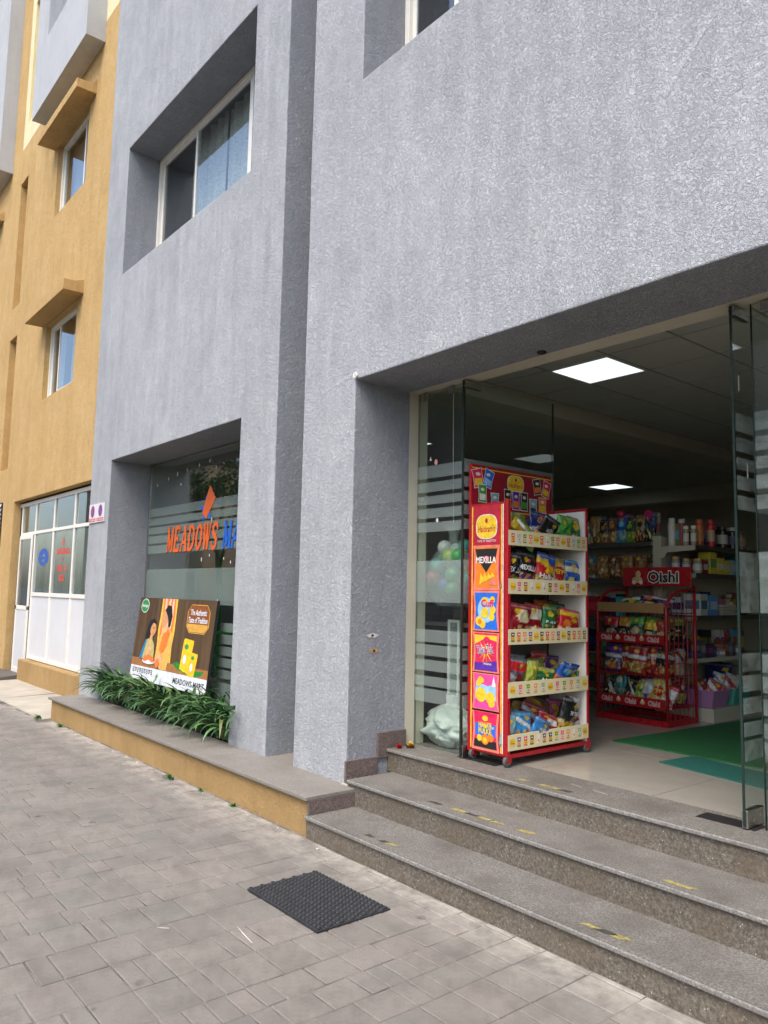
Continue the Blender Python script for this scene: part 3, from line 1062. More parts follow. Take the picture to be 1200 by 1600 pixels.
dlv = glass_panel('glass_door_left', 'open glass door leaf standing behind the red snack rack', -3.742, -3.730, 3.785, 4.78, Z3 + .012, 3.05, Fr((-3.730, 0, 0), (0, 1, 0), (0, 0, 1), (1, 0, 0)), 3.79, 4.775, m_frost)
dlv.name = 'glass_door'
patch(dlv, -3.736, 3.79, 3.0, .016, .17, .055)
patch(dlv, -3.736, 3.79, Z3 + .006, .016, .17, .075)
drv = glass_panel('glass_door', 'open glass door leaf with worn frosted stripes at the right edge', -1.828, -1.816, 3.785, 4.78, Z3 + .012, 3.05, Fr((-1.816, 0, 0), (0, 1, 0), (0, 0, 1), (1, 0, 0)), 3.79, 4.775, m_frost_d)
patch(drv, -1.822, 3.785, 3.0, .016, .17, .055)
patch(drv, -1.822, 3.785, Z3 + .006, .016, .17, .085)
m_wtape = plain('white_sticky_tape', (.7, .7, .68), .6, var=.05)
for z0, z1, y in ((2.62, 2.70, 3.86), (2.17, 2.25, 3.93)):
    MB().box(-1.8285, -1.8265, y, y + .008, z0, z1).build('tape_scrap', m_wtape, drv)
gr_ = glass_panel('fixed_glass_panel', 'fixed glass panel with frosted stripes right of the doorway', -1.752, -.80, YG, YG + .012, Z3 + .002, 3.058, Fr((0, YG, 0), (1, 0, 0), (0, 0, 1), (0, -1, 0)), -1.748, -.802, m_frost_d)
patch(gr_, -1.70, YG + .004, 3.0, .05, .016)
for t, x in ((dlv, -3.78), (drv, -1.86)):
    MB().box(x - .22 if x > -3 else x, x + .08 if x > -3 else x + .34, 3.80, 3.92, Z3 + .0003, Z3 + .0035).build('floor_spring_plate', m_dsteel, t)
# long handle bars
for t, x, s in ((dlv, -3.736, -1), (drv, -1.822, 1)):
    b = MB()
    for sd in (-1, 1):
        b.tube([(x + sd * .05, 4.70, 1.25), (x + sd * .05, 4.70, 1.75)], .012, 10)
        for z in (1.3, 1.7): b.tube([(x + sd * .006, 4.70, z), (x + sd * .05, 4.70, z)], .008, 8)
    b.build('handle', m_steel, t)

# shop window glass
YW = 3.742
sw = thing('shop_window', 'dark shop window with orange and blue lettering above the planter', 'window', (-7.5, YW, .25))
MB().box(-9.069, -5.941, YW, YW + .012, .236, 3.045).build('glass', m_glass_b, sw)
b = MB()
b.box(-9.069, -5.941, YW - .012, YW - .0005, 3.03, 3.049)
b.box(-9.069, -9.052, YW - .012, YW - .0005, .236, 3.03)
b.build('edge_channel', m_steel, sw)
frw = Fr((0, YW, 0), (1, 0, 0), (0, 0, 1), (0, -1, 0))
SW = [(2.40, 2.50), (2.295, 2.375), (2.19, 2.27), (2.075, 2.165), (1.955, 2.05), (1.385, 1.765), (1.12, 1.21), (1.0, 1.095), (.885, .975), (.77, .86), (.66, .745), (.36, .62)]
stripes(sw, frw, -9.05, -5.95, SW, m_frost_w)
m_vor = plain('orange_vinyl', (.78, .13, .015), .45, var=.04)
m_vbl = plain('bright_blue_vinyl', (.01, .13, .62), .45, var=.04)


def stroke(b, fr, p, q, w, layer, mi, sh, x0, z0, sx, sz):
    """thick stroke between two points in the unit letter box"""
    m = lambda t: (x0 + (t[0] + t[1] * sh) * sx, z0 + t[1] * sz)
    P, Q = Vector(p), Vector(q)
    d = (Q - P).normalized()
    n = Vector((-d.y, d.x)) * w / 2
    b.poly(fr, [m(P + n), m(Q + n), m(Q - n), m(P - n)], layer, mi)


SER = {
    'M': ([((.12, 0), (.12, 1), .07), ((.12, 1), (.5, .12), .17), ((.5, .12), (.86, 1), .07), ((.86, 0), (.86, 1), .18)], [(.0, .26, 0), (.66, 1.0, 0), (.0, .24, 1), (.76, 1.0, 1)]),
    'E': ([((.22, 0), (.22, 1), .2), ((.2, .96), (.86, .96), .09), ((.2, .04), (.9, .04), .09), ((.2, .52), (.62, .52), .08), ((.86, .96), (.86, .74), .07), ((.9, .04), (.9, .28), .07), ((.62, .38), (.62, .66), .06)], [(.05, .4, 0), (.05, .4, 1)]),
    'A': ([((.1, 0), (.52, 1), .08), ((.88, 0), (.52, 1), .2), ((.26, .34), (.74, .34), .07)], [(-.02, .28, 0), (.66, 1.05, 0)]),
    'D': ([((.2, 0), (.2, 1), .19), ((.2, .96), (.5, .96), .08), ((.2, .04), (.5, .04), .08), ((.5, .96), (.76, .84), .1), ((.76, .84), (.88, .52), .17), ((.88, .52), (.76, .16), .17), ((.76, .16), (.5, .04), .1)], [(.04, .3, 0), (.04, .3, 1)]),
    'O': ([((.5, .97), (.24, .85), .1), ((.24, .85), (.14, .5), .18), ((.14, .5), (.24, .15), .18), ((.24, .15), (.5, .03), .1), ((.5, .03), (.76, .15), .1), ((.76, .15), (.88, .5), .18), ((.88, .5), (.76, .85), .18), ((.76, .85), (.5, .97), .1)], []),
    'W': ([((.08, 1), (.3, 0), .17), ((.3, 0), (.5, .9), .07), ((.5, .95), (.72, 0), .17), ((.72, 0), (.94, 1), .07)], [(-.04, .26, 1), (.36, .6, 1), (.82, 1.06, 1)]),
    'S': ([((.84, .72), (.78, .9), .09), ((.78, .9), (.52, .97), .09), ((.52, .97), (.26, .88), .11), ((.26, .88), (.2, .7), .16), ((.2, .7), (.4, .55), .17), ((.4, .55), (.68, .43), .18), ((.68, .43), (.82, .26), .17), ((.82, .26), (.72, .08), .13), ((.72, .08), (.46, .02), .09), ((.46, .02), (.2, .1), .09), ((.2, .1), (.14, .3), .08)], []),
    'R': ([((.2, 0), (.2, 1), .19), ((.2, .96), (.55, .96), .08), ((.55, .96), (.8, .84), .1), ((.8, .84), (.78, .62), .16), ((.78, .62), (.5, .5), .09), ((.2, .5), (.5, .5), .08), ((.5, .5), (.88, 0), .17)], [(.04, .36, 0), (.04, .3, 1), (.76, 1.02, 0)]),
    'T': ([((.5, 0), (.5, 1), .19), ((.06, .96), (.94, .96), .09), ((.06, .96), (.06, .72), .07), ((.94, .96), (.94, .72), .07)], [(.3, .7, 0)]),
}


def serif(b, fr, word, xa, xb, z0, z1, mi, layer=5, sh=.16, k=.9):
    n = len(word)
    cw = (xb - xa) / n
    for i, ch in enumerate(word):
        S_, F_ = SER[ch]
        x0 = xa + i * cw
        for p, q, w in S_: stroke(b, fr, p, q, w * 1.15 + .05, layer + .3 * (len(b.f) % 3), mi, sh * (z1 - z0) / cw, x0, z0, cw * k, z1 - z0)
        for fa, fb, ze in F_: stroke(b, fr, (fa, ze * .94 + .03), (fb, ze * .94 + .03), .09, layer + 1.2, mi, sh * (z1 - z0) / cw, x0, z0, cw * k, z1 - z0)


for word, xa, xb, m in (('MEADOWS', -8.52, -7.24, m_vor), ('MART', -7.15, -6.40, m_vbl)):
    n = len(word)
    for i, ch in enumerate(word):
        b = MB()
        cw = (xb - xa) / n
        serif(b, frw, ch, xa + i * cw, xa + (i + 1) * cw, 1.965, 2.245, 0)
        serif(b, frw, ch, xa + i * cw + .012, xa + (i + 1) * cw + .012, 1.955, 2.235, 1, layer=2.6)
        b.build('letter', [m, m_dark], sw)
# the star with an orange swoosh
cx, cz = -7.53, 2.40
b = MB()
pts = []
for k in range(10):
    r = .155 if k % 2 == 0 else .062
    a = pi / 2 + k * pi / 5 + .1
    pts.append((cx + r * 1.15 * cos(a), cz + r * sin(a)))
b.poly(frw, pts, 5)
b.build('star_emblem', m_vbl, sw)
b = MB()
for k, (o0, o1) in enumerate(((-.10, -.055), (-.045, .0), (.01, .045))):
    b.poly(frw, [(cx - .05 + o0 * .5, cz - .07 - o0 * .3), (cx - .02 + o1 * .5, cz - .09 - o1 * .3), (cx + .17 + o1 * .8, cz + .15 - o1 * .9), (cx + .14 + o0 * .8, cz + .16 - o0 * .9)], 7)
b.build('swoosh_emblem', m_vor, sw)
# dried drips of paint on the glass
b = MB()
rr = random.Random(11)
for (px, pz) in ((-8.86, 2.78), (-8.55, 2.83), (-8.3, 2.86), (-8.05, 2.88), (-7.75, 2.90), (-7.5, 2.92), (-8.2, 2.73), (-7.35, 2.83), (-7.4, 2.28), (-7.6, 1.86), (-7.42, 1.90), (-6.95, 1.82), (-7.1, 1.86), (-6.8, 1.72), (-7.2, 1.42)):
    b.ell(frw, px, pz, .009, rr.uniform(.013, .03), 4, n=8)
b.build('paint_drips', m_rwhite, sw, kind='stuff')

# ------------------------------------------------------------------ things about the facade
# two-disc parking sign
sg = thing('wall_sign', 'small white sign with two round no-parking symbols on the grey wall', 'sign', (-9.45, GY - .012, 2.33))
MB().box(-9.70, -9.185, GY - .014, GY - .002, 2.325, 2.555).build('plate', m_panel, sg, bevel=.002)
frs = Fr((0, GY - .0142, 0), (1, 0, 0), (0, 0, 1), (0, -1, 0))
m_sblue = plain('sign_blue', (.05, .075, .36), .5, var=.04)
m_sred = plain('sign_red', (.62, .05, .05), .5, var=.04)
for cx, sl_ in ((-9.575, 1), (-9.31, 0)):
    b = MB()
    b.ell(frs, cx, 2.465, .068, .075, 1, 1)
    b.ell(frs, cx, 2.465, .056, .062, 2, 0)
    b.poly(frs, [(cx - .046, 2.508), (cx - .036, 2.517), (cx + .046, 2.422), (cx + .036, 2.413)], 3, 1)
    if sl_: b.poly(frs, [(cx + .046, 2.508), (cx + .036, 2.517), (cx - .046, 2.422), (cx - .036, 2.413)], 4, 1)
    b.build('no_parking_symbol', [m_sblue, m_sred], sg)
    b = MB()
    b.rect(frs, cx - .115, cx + .115, 2.338, 2.378, 1, 0)
    b.text(frs, 'NO PARKING', cx, 2.358, w=.20, h=.024, layer=2, mi=1, bold=.02)
    b.build('red_caption', [m_sred, m_panel], sg)

# advertising board leaning in the planter
T0, B0 = Vector((-8.93, 3.64, 1.43)), Vector((-8.93, 3.545, .50))
vv = (T0 - B0)
BH = vv.length
frp = Fr(B0, (1, 0, 0), vv.normalized(), None)
BW = 1.93
pb = thing('advert_board', 'leaning brown food advert board behind the strap-leaved plants', 'board', tuple(B0))
b = MB()
for c in (0, -.03):
    b.v += [frp.P(0, 0, c), frp.P(BW, 0, c), frp.P(BW, BH, c), frp.P(0, BH, c)]
b.f = [(0, 1, 2, 3), (7, 6, 5, 4), (0, 4, 5, 1), (1, 5, 6, 2), (2, 6, 7, 3), (3, 7, 4, 0)]
b.m = [0, 1, 1, 1, 1, 1]


def wood_print():
    t = NT('printed_brown_planks')
    p = t.pos((9, 1, .6))
    n = t.noise(p, 1.6, 4, .6)
    return t.done(t.ramp(n, [(.3, (.055, .03, .014)), (.55, (.095, .055, .026)), (.75, (.15, .095, .05))]), .35, spec=.4)


b.build('panel', [wood_print(), m_dark], pb)
C = lambda n, c, r=.4: plain('print_' + n, c, r, var=.2, scale=26)
P_ = [C('white', (.72, .75, .80)), C('table_brown', (.36, .15, .05)), C('orange_drape', (.78, .20, .05)), C('yellow_drape', (.80, .50, .06)),
      C('pale_drape', (.78, .56, .42)), C('hair_black', (.012, .010, .010)), C('skin', (.62, .30, .13)), C('shirt_orange', (.72, .20, .03)),
      C('shirt_yellow', (.76, .42, .10)), C('sari_blue', (.02, .20, .42)), C('sari_gold', (.52, .42, .16)), C('green', (.03, .26, .06)),
      C('pack_yellow', (.85, .53, .02)), C('plaque_brown', (.24, .07, .015)), C('plaque_gold', (.62, .34, .06)), C('leaf_green', (.02, .22, .03)), C('ink', (.03, .03, .035)), C('skin_light', (.70, .40, .21))]
H = BH
sx = BW


def pp(b, pts, layer, mi): b.poly(frp, [(x * sx, y * H) for x, y in pts], layer, mi)


b = MB()
b.rect(frp, 0, sx, 0, .165 * H, 1, 0)
b.rect(frp, 0, sx, .166 * H, .26 * H, 1, 1)
b.build('printed_table', P_, pb)
b = MB()      # drapes behind the couple
for k in range(9):
    x0 = .325 + k * .0235
    mi = (3, 2, 4, 2, 4, 2, 4, 2, 3)[k]
    pts = [(x0 + .006 * sin(t * 9 + k), .262 + .735 * t) for t in (0, .25, .5, .75, 1)] + [(x0 + .024 + .006 * sin(t * 9 + k + 1), .262 + .735 * t) for t in (1, .75, .5, .25, 0)]
    pp(b, pts, 2 + (k % 2), mi)
b.build('printed_drapes', P_, pb)
b = MB()      # the taller figure: yellow and orange clothes, dark hair, leaning to the left
pp(b, [(.33, .24), (.335, .40), (.36, .55), (.41, .66), (.47, .66), (.525, .58), (.53, .40), (.50, .17), (.42, .17)], 5, 8)
pp(b, [(.37, .40), (.40, .58), (.455, .655), (.49, .60), (.47, .46), (.435, .37), (.40, .35)], 6, 7)
pp(b, [(.38, .60), (.385, .70), (.44, .74), (.465, .66), (.43, .60)], 6, 17)
b.ell(frp, .392 * sx, .76 * H, .042 * sx, .10 * H, 7, 6, rot=-.15)
pp(b, [(.362, .75), (.35, .725), (.362, .71)], 7.5, 6)
pp(b, [(.385, .86), (.42, .925), (.465, .91), (.49, .80), (.478, .68), (.455, .66), (.445, .74), (.425, .80), (.40, .845)], 8, 5)
pp(b, [(.33, .24), (.345, .33), (.41, .34), (.44, .29), (.41, .22), (.36, .20)], 8, 17)
b.build('printed_man', P_, pb)
b = MB()      # the smaller figure: dark plait, blue and gold sari
pp(b, [(.13, .26), (.165, .40), (.19, .50), (.25, .52), (.30, .44), (.315, .26)], 9, 10)
pp(b, [(.105, .26), (.15, .42), (.175, .50), (.19, .48), (.165, .36), (.15, .26)], 10, 9)
pp(b, [(.155, .50), (.175, .64), (.20, .72), (.245, .75), (.275, .70), (.27, .66), (.235, .55), (.20, .50)], 9.5, 5)
b.ell(frp, .258 * sx, .625 * H, .040 * sx, .085 * H, 10.5, 6, rot=-.25)
pp(b, [(.287, .64), (.303, .615), (.29, .60)], 10.8, 6)
pp(b, [(.175, .64), (.20, .72), (.245, .75), (.285, .72), (.29, .685), (.25, .70), (.225, .65), (.215, .58), (.19, .57)], 11.2, 5)
pp(b, [(.225, .55), (.262, .55), (.268, .50), (.222, .50)], 10, 6)
pp(b, [(.20, .36), (.25, .42), (.28, .40), (.23, .31), (.20, .29)], 11.5, 17)
for (ex, ey) in ((.262, .64), (.278, .637)): b.ell(frp, ex * sx, ey * H, .006 * sx, .005 * H, 12, 5)
b.ell(frp, .272 * sx, .575 * H, .012 * sx, .008 * H, 12, 2)
b.build('printed_woman', P_, pb)
b = MB()
b.ell(frp, .25 * sx, .235 * H, .085 * sx, .03 * H, 13, 0)
for k in range(9): b.ell(frp, (.19 + .015 * k) * sx, (.262 + .028 * (1 - abs(k - 4) / 4)) * H, .017 * sx, .035 * H, 13.5 + .1 * k, (2, 7)[k % 2], n=10)
b.ell(frp, .375 * sx, .235 * H, .026 * sx, .055 * H, 14, 2)
b.build('printed_food', P_, pb)
b = MB()
b.ell(frp, .085 * sx, .90 * H, .058 * sx, .088 * H, 2, 0)
b.ell(frp, .085 * sx, .90 * H, .052 * sx, .079 * H, 3, 11)
b.text(frp, 'Heritage', .085 * sx, .895 * H, w=.092 * sx, h=.05 * H, layer=4, mi=0, bold=.02, shear=.2)
b.build('green_emblem', P_, pb)
b = MB()
oc = lambda e: [(.69 - e, .87), (.72, .935 + e), (.90, .935 + e), (.93 + e, .87), (.93 + e, .70), (.90, .64 - e), (.72, .64 - e), (.69 - e, .70)]
pp(b, oc(.012), 2, 14)
pp(b, oc(.004), 3, 13)
pp(b, [(.69, .73), (.93, .73), (.93, .70), (.90, .642), (.72, .642), (.69, .70)], 3.5, 14)
b.text(frp, 'The Authentic', .81 * sx, .86 * H, w=.19 * sx, h=.065 * H, layer=5, mi=0, bold=.02, shear=.1)
b.text(frp, 'Taste of Tradition', .81 * sx, .775 * H, w=.225 * sx, h=.065 * H, layer=5, mi=0, bold=.02, shear=.1)
b.build('plaque_lettering', P_, pb)
b = MB()
pp(b, [(.575, .265), (.62, .295), (.72, .25), (.86, .225), (.955, .245), (.93, .195), (.85, .165), (.74, .18), (.63, .215)], 2, 15)
pp(b, [(.665, .225), (.678, .55), (.69, .565), (.80, .55), (.80, .51), (.77, .205), (.72, .195)], 3, 12)
pp(b, [(.745, .195), (.757, .415), (.77, .425), (.865, .41), (.865, .38), (.845, .165), (.79, .16)], 4, 12)
b.ell(frp, .72 * sx, .475 * H, .024 * sx, .03 * H, 5, 11)
b.ell(frp, .81 * sx, .365 * H, .018 * sx, .022 * H, 5, 11)
b.ell(frp, .715 * sx, .335 * H, .020 * sx, .05 * H, 5, 0)
b.ell(frp, .805 * sx, .26 * H, .017 * sx, .045 * H, 5, 0)
b.build('printed_packs', P_, pb)
b = MB()
b.text(frp, 'MEADOWS-MART', .79 * sx, .085 * H, w=.37 * sx, h=.065 * H, layer=3, mi=16, bold=.02)
for k in range(9):       # cursive script, partly hidden by leaves
    x0 = .035 + k * .033
    b.ell(frp, (x0 + .012) * sx, (.105 + .008 * (k % 2)) * H, .012 * sx, .022 * H, 3, 16, n=10)
    b.ell(frp, (x0 + .012) * sx, (.105 + .008 * (k % 2)) * H, .006 * sx, .011 * H, 4, 0, n=10)
    b.rect(frp, x0 * sx, (x0 + .028) * sx, .132 * H, .14 * H, 3, 16)
b.build('printed_captions', P_, pb)

# doormat outside
mt = thing('doormat', 'black rubber honeycomb doormat lying on the paving before the steps', 'doormat', (-3.31, 2.34, 0))
mfr = Fr((-3.625, 2.128, .0015), Vector((.62, .0, 0)).normalized(), Vector((.0, 1, 0)))
b = MB()
nx, ny = 20, 13
cw, ch = .625 / nx, .43 / ny
base = MB().box(-3.630, -2.996, 2.126, 2.560, .002, .0085)
base.build('backing', m_black, mt)
for j in range(ny):
    for i in range(nx):
        cx, cy = -3.625 + (i + .5 + (.25 if j % 2 else -.25)) * cw + .0, 2.128 + (j + .5) * ch
        v0 = len(b.v)
        rr_ = [(cw * .60, ch * .56, .004), (cw * .56, ch * .52, .0125), (cw * .40, ch * .36, .0145), (cw * .27, ch * .24, .0085)]
        vs, fs = [], []
        for rx, ry, z in rr_:
            for k in range(6):
                a = pi / 6 + k * pi / 3
                vs.append((cx + rx * cos(a), cy + ry * sin(a), z))
        for q in range(3):
            for k in range(6): fs.append((q * 6 + k, q * 6 + (k + 1) % 6, (q + 1) * 6 + (k + 1) % 6, (q + 1) * 6 + k))
        fs.append(tuple(18 + k for k in range(6)))
        b.add(vs, fs)
b.build('honeycomb_lugs', m_black, mt, kind='stuff')

# offering on the landing: red flower and a leaf cup with yellow petals
fo = thing('flower_offering', 'red blossom and yellow petals in a leaf cup on the top step', 'flower', (-4.20, 3.72, Z3))
m_pr = plain('red_petal', (.55, .01, .03), .6, var=.2, scale=60)
m_py = plain('yellow_petal', (.80, .52, .03), .6, var=.2, scale=60)
m_cup = plain('dry_leaf_cup', (.10, .035, .012), .7, var=.2, scale=60)
rr = random.Random(4)


def petals(name, cx, cy, cz, n, r, m):
    b = MB()
    for k in range(n):
        a, e = rr.uniform(0, 2 * pi), rr.uniform(.1, 1.3)
        d = Vector((cos(a) * cos(e), sin(a) * cos(e), sin(e)))
        s = d.cross(Vector((0, 0, 1))).normalized() * r * .35
        c = Vector((cx, cy, cz))
        b.add([c + d * r * .15 - s * .3, c + d * r * .65 - s, c + d * r, c + d * r * .65 + s, c + d * r * .15 + s * .3], [(0, 1, 2, 3, 4)])
    return b.build(name, m, fo)


petals('blossom', -4.225, 3.665, Z3 + .004, 40, .028, m_pr)
b = MB()
b.lathe([(.012, .0), (.026, .006), (.036, .022), (.033, .022), (.022, .008)], (-4.185, 3.735, Z3 + .001), 14)
b.build('leaf_cup', m_cup, fo)
petals('yellow_petals', -4.185, 3.735, Z3 + .016, 40, .030, m_py)

# ------------------------------------------------------------------ packets and groceries
def pil(u, v, t):
    """pillow bulge of a filled packet, u,v in -1..1"""
    return t * max(0.0, 1 - abs(u) ** 2.6) ** .62 * max(0.0, 1 - abs(v) ** 3.2) ** .62


def in_shape(sh, u, v):
    k = sh[0]
    if k == 'band': return sh[1] <= v <= sh[2]
    if k == 'oval': return ((u - sh[1]) / sh[3]) ** 2 + ((v - sh[2]) / sh[4]) ** 2 < 1
    if k == 'diag': return sh[1] <= v + u * sh[3] <= sh[2]
    if k == 'box': return sh[1] <= u <= sh[2] and sh[3] <= v <= sh[4]
    return False


PK = {}


def packet_mesh(w, h, t, scheme, seed):
    """pillow bag with crimped ends; colours are the print on the foil"""
    base, shapes = scheme
    NX, NZ = 18, 24
    r = random.Random(seed)
    b = MB()
    b.c = []
    ox, oy = r.uniform(0, 50), r.uniform(0, 50)
    pic = r.choice((((.62, .36, .10), (.70, .58, .30)), ((.55, .16, .03), (.66, .40, .08)), ((.30, .36, .06), (.62, .55, .20))))
    lu = r.uniform(-.4, .4)
    for side in (-1, 1):
        for j in range(NZ + 1):
            for i in range(NX + 1):
                u, v = i / NX * 2 - 1, j / NZ * 2 - 1
                d = pil(u, v, t / 2)
                cr = mnoise.noise(Vector((u * 2.4 + ox, v * 2.4 + oy, side))) * t * .24 * (1 if abs(v) < .95 else .4)
                wig = .012 * h * sin(i * 2.1 + seed) if abs(v) > .97 else 0
                pinch = 1 - .07 * (abs(v) < .8) * (1 - abs(v)) - (.03 if abs(v) > .9 else 0)
                b.v.append(Vector((u * w / 2 * pinch + wig * .2, side * d + cr * (side if abs(u) < .97 else 0) + wig * .5, (v + 1) / 2 * h)))
                c = base
                for sh in shapes:
                    if in_shape(sh, u, v): c = sh[-1]
                if abs(v) > .93: c = tuple(min(1, x * .8 + .06) for x in c)
                nz = mnoise.noise(Vector((u * 3.1 + ox, v * 4.2, oy)))
                n2 = mnoise.noise(Vector((u * 5.3 + oy, v * 6.5, ox)))
                if -.85 < v < -.1 and nz > .16 and side < 0: c = pic[0] if n2 > 0 else pic[1]
                if .78 < v < .88: c = tuple(x * .5 + .18 for x in c)
                if side < 0 and ((u - lu) / .26) ** 2 + ((v - .6) / .11) ** 2 < 1: c = (.72, .48, .03)
                k_ = 1 + .28 * nz
                b.c.append(tuple(x * .82 * k_ for x in c))
    n = (NX + 1) * (NZ + 1)
    for s in (0, 1):
        for j in range(NZ):
            for i in range(NX):
                q = [s * n + j * (NX + 1) + i, s * n + j * (NX + 1) + i + 1, s * n + (j + 1) * (NX + 1) + i + 1, s * n + (j + 1) * (NX + 1) + i]
                b.f.append(tuple(q) if s == 0 else tuple(reversed(q)))
                b.m.append(0)
    return b


def packet(name, label, cat, group, w, h, t, scheme, loc, rz, tilt=0, roll=0, seed=1, txt=None):
    w, h = w * 1.1, h * 1.06
    b = packet_mesh(w, h, t, scheme, seed)
    o = b.build(name, m_foil, None, smooth=True, local=True, weld=True)
    o.location = loc
    o.rotation_mode = 'ZXY'
    o.rotation_euler = (tilt, roll, rz)
    tag(o, label, cat, group)
    W[o] = Vector((0, 0, 0))
    if txt:
        word, cx, cz, tw, th, colr = txt
        fr = Fr((0, 0, 0), (1, 0, 0), (0, 0, 1), (0, -1, 0))
        tb = MB()
        ww, hh = w / 2, h / 2
        tb.text(fr, word, cx * w, (cz) * h, w=tw * w, h=th * h, layer=2, mi=0, bold=.03, warp=lambda a, c: pil(max(-1, min(1, a / ww)), max(-1, min(1, (c - hh) / hh)), t / 2) + .0045)
        tb.build('printed_name', flat(colr), o, local=True)
    return o


FLAT = {}


def flat(c, rough=.45):
    k = (c, rough)
    if k not in FLAT: FLAT[k] = plain('ink_%d' % len(FLAT), c, rough, var=.03)
    return FLAT[k]


RED, DRED, YEL, ORG, GRN, LGRN, BLU, LBLU, PUR, BLK, WHT, CRM, BRN, GLD, PNK, TEA, SIL, OLV, MAR = (
    (.55, .02, .03), (.28, .01, .02), (.80, .55, .03), (.75, .22, .03), (.015, .16, .05), (.12, .42, .06), (.02, .10, .45), (.10, .38, .65), (.12, .03, .20), (.015, .015, .018),
    (.75, .75, .74), (.72, .65, .40), (.20, .08, .03), (.55, .36, .08), (.70, .10, .30), (.05, .35, .36), (.50, .51, .53), (.22, .27, .04), (.22, .015, .03))
OV = lambda c, u=0, v=.35, ru=.5, rv=.18: ('oval', u, v, ru, rv, c)
LOGO = ('oval', 0, .72, .34, .12, (.80, .52, .02))

# ---- the red snack rack
RX0, RX1, RY0, RY1 = -3.712, -3.36, 3.83, 4.69
rk = thing('snack_rack', 'tall red snack rack on castors with five cream-fronted shelves in the doorway', 'rack', (-3.54, 4.26, Z3))
frS = Fr((RX0, RY0 - .0005, 0), (1, 0, 0), (0, 0, 1), (0, -1, 0))
SWd = RX1 - RX0
b = MB().box(RX0, RX1, RY0, RY0 + .022, .515, 2.165)
side = b.build('side_panel', m_red, rk, bevel=.002)
MB().box(RX0 + .02, RX1 - .004, RY1 - .022, RY1, .52, 2.165).build('side_panel', m_rwhite, rk, bevel=.002)
b = MB()
for (xa, xb, ya, yb) in ((RX1 - .026, RX1 + .002, RY1 - .012, RY1 + .012), (RX0 - .001, RX0 + .026, RY1 - .012, RY1 + .012), (RX0 - .001, RX0 + .024, RY0 - .004, RY0 + .024), (RX1 - .022, RX1 + .003, RY0 - .002, RY0 + .026)):
    MB().box(xa, xb, ya, yb, .505, 2.172).build('post', m_red, rk, bevel=.003)
MB().box(RX0 + .02, RX1, RY1 - .0125, RY1 + .0125, 2.1725, 2.188).build('top_rail', m_red, rk)
m_backp = plain('rack_back_panel', (.16, .15, .14), .6, var=.1)
MB().box(RX0, RX0 + .008, RY0 + .022, RY1 - .022, .55, 2.17).build('back_panel', m_backp, rk)
PC = [C('rack_red', (.46, .018, .038)), C('rack_yellow', (.82, .55, .03)), C('rack_white', (.78, .74, .68)), C('rack_black', (.02, .018, .018)), C('rack_orange', (.82, .22, .02)),
      C('rack_blue', (.02, .16, .68)), C('rack_sky', (.30, .55, .80)), C('rack_purple', (.10, .03, .34)), C('rack_pink', (.78, .07, .33)), C('rack_magenta', (.72, .02, .10)),
      C('rack_salmon', (.80, .22, .16)), C('rack_maroon', (.30, .012, .025)), C('rack_green', (.06, .32, .05)), C('rack_teal', (.20, .45, .45)), C('rack_brown', (.16, .05, .02))]


def wavy(a0, a1, b0, b1, pinch=.06):
    """outline of a pictured packet: waisted sides"""
    w = (a1 - a0)
    pts = []
    for t in (0, .25, .5, .75, 1): pts.append((a1 - w * pinch * sin(pi * t), b0 + (b1 - b0) * t))
    for t in (1, .75, .5, .25, 0): pts.append((a0 + w * pinch * sin(pi * t), b0 + (b1 - b0) * t))
    return pts


b = MB()
b.rect(frS, .012, SWd - .03, .53, 2.15, 2, 0)
for a in (.028, SWd - .058): b.rect(frS, a, a + .010, .532, 2.148, 3, 1)
b.rect(frS, SWd - .044, SWd - .036, .53, 2.15, 3, 2)
b.rect(frS, .012, .018, .53, 2.15, 3, 2)
b.build('printed_border', PC, side)


def logo(b, fr, cx, cy, rx, ry, layer=4, name=True):
    b.ell(fr, cx, cy, rx * 1.06, ry * 1.08, layer, 2, sq=.7)
    b.ell(fr, cx, cy, rx, ry, layer + 1, 1, sq=.7)
    if name:
        b.text(fr, "Haldiram's", cx, cy - ry * .18, w=rx * 1.65, h=ry * .62, layer=layer + 2, mi=0, bold=.015, shear=.12)
        b.ell(fr, cx, cy + ry * .52, rx * .14, ry * .22, layer + 2, 0, n=10)


cxm = SWd * .5 - .012
b = MB()
logo(b, frS, cxm, 2.005, .092, .078)
b.text(frS, 'TASTE OF TRADITION', cxm, 1.908, w=.17, h=.016, layer=5, mi=2)
b.build('printed_emblem', PC, side)
A0, A1 = cxm - .105, cxm + .105


def picture(z0, z1, fn, glow=10):
    b = MB()
    b.poly(frS, wavy(A0 - .016, A1 + .016, z0 - .018, z1 + .014, .05), 4, glow)
    fn(b, z0, z1)
    b.build('printed_packet', PC, side)


def p_mexilla(b, z0, z1):
    b.poly(frS, wavy(A0, A1, z0, z1), 5, 4)
    b.poly(frS, [(A0 + .004, z1 - .01), (A1 - .004, z1 - .01), (A1 - .02, z0 + .20), (cxm, z0 + .10), (A0 + .02, z0 + .20)], 6, 3)
    b.ell(frS, cxm, z1 - .075, .026, .018, 7, 9)
    b.text(frS, 'MEXILLA', cxm, z0 + .185, w=.18, h=.044, layer=8, mi=2, bold=.03)
    for k in range(4): b.poly(frS, [(cxm - .06 + .03 * k, z0 + .02 + .012 * k), (cxm - .01 + .03 * k, z0 + .045 + .01 * k), (cxm - .05 + .035 * k, z0 + .10)], 7 + .2 * k, 1)
    b.poly(frS, [(cxm + .02, z0 + .02), (cxm + .095, z0 + .015), (cxm + .065, z0 + .075)], 8, 10)


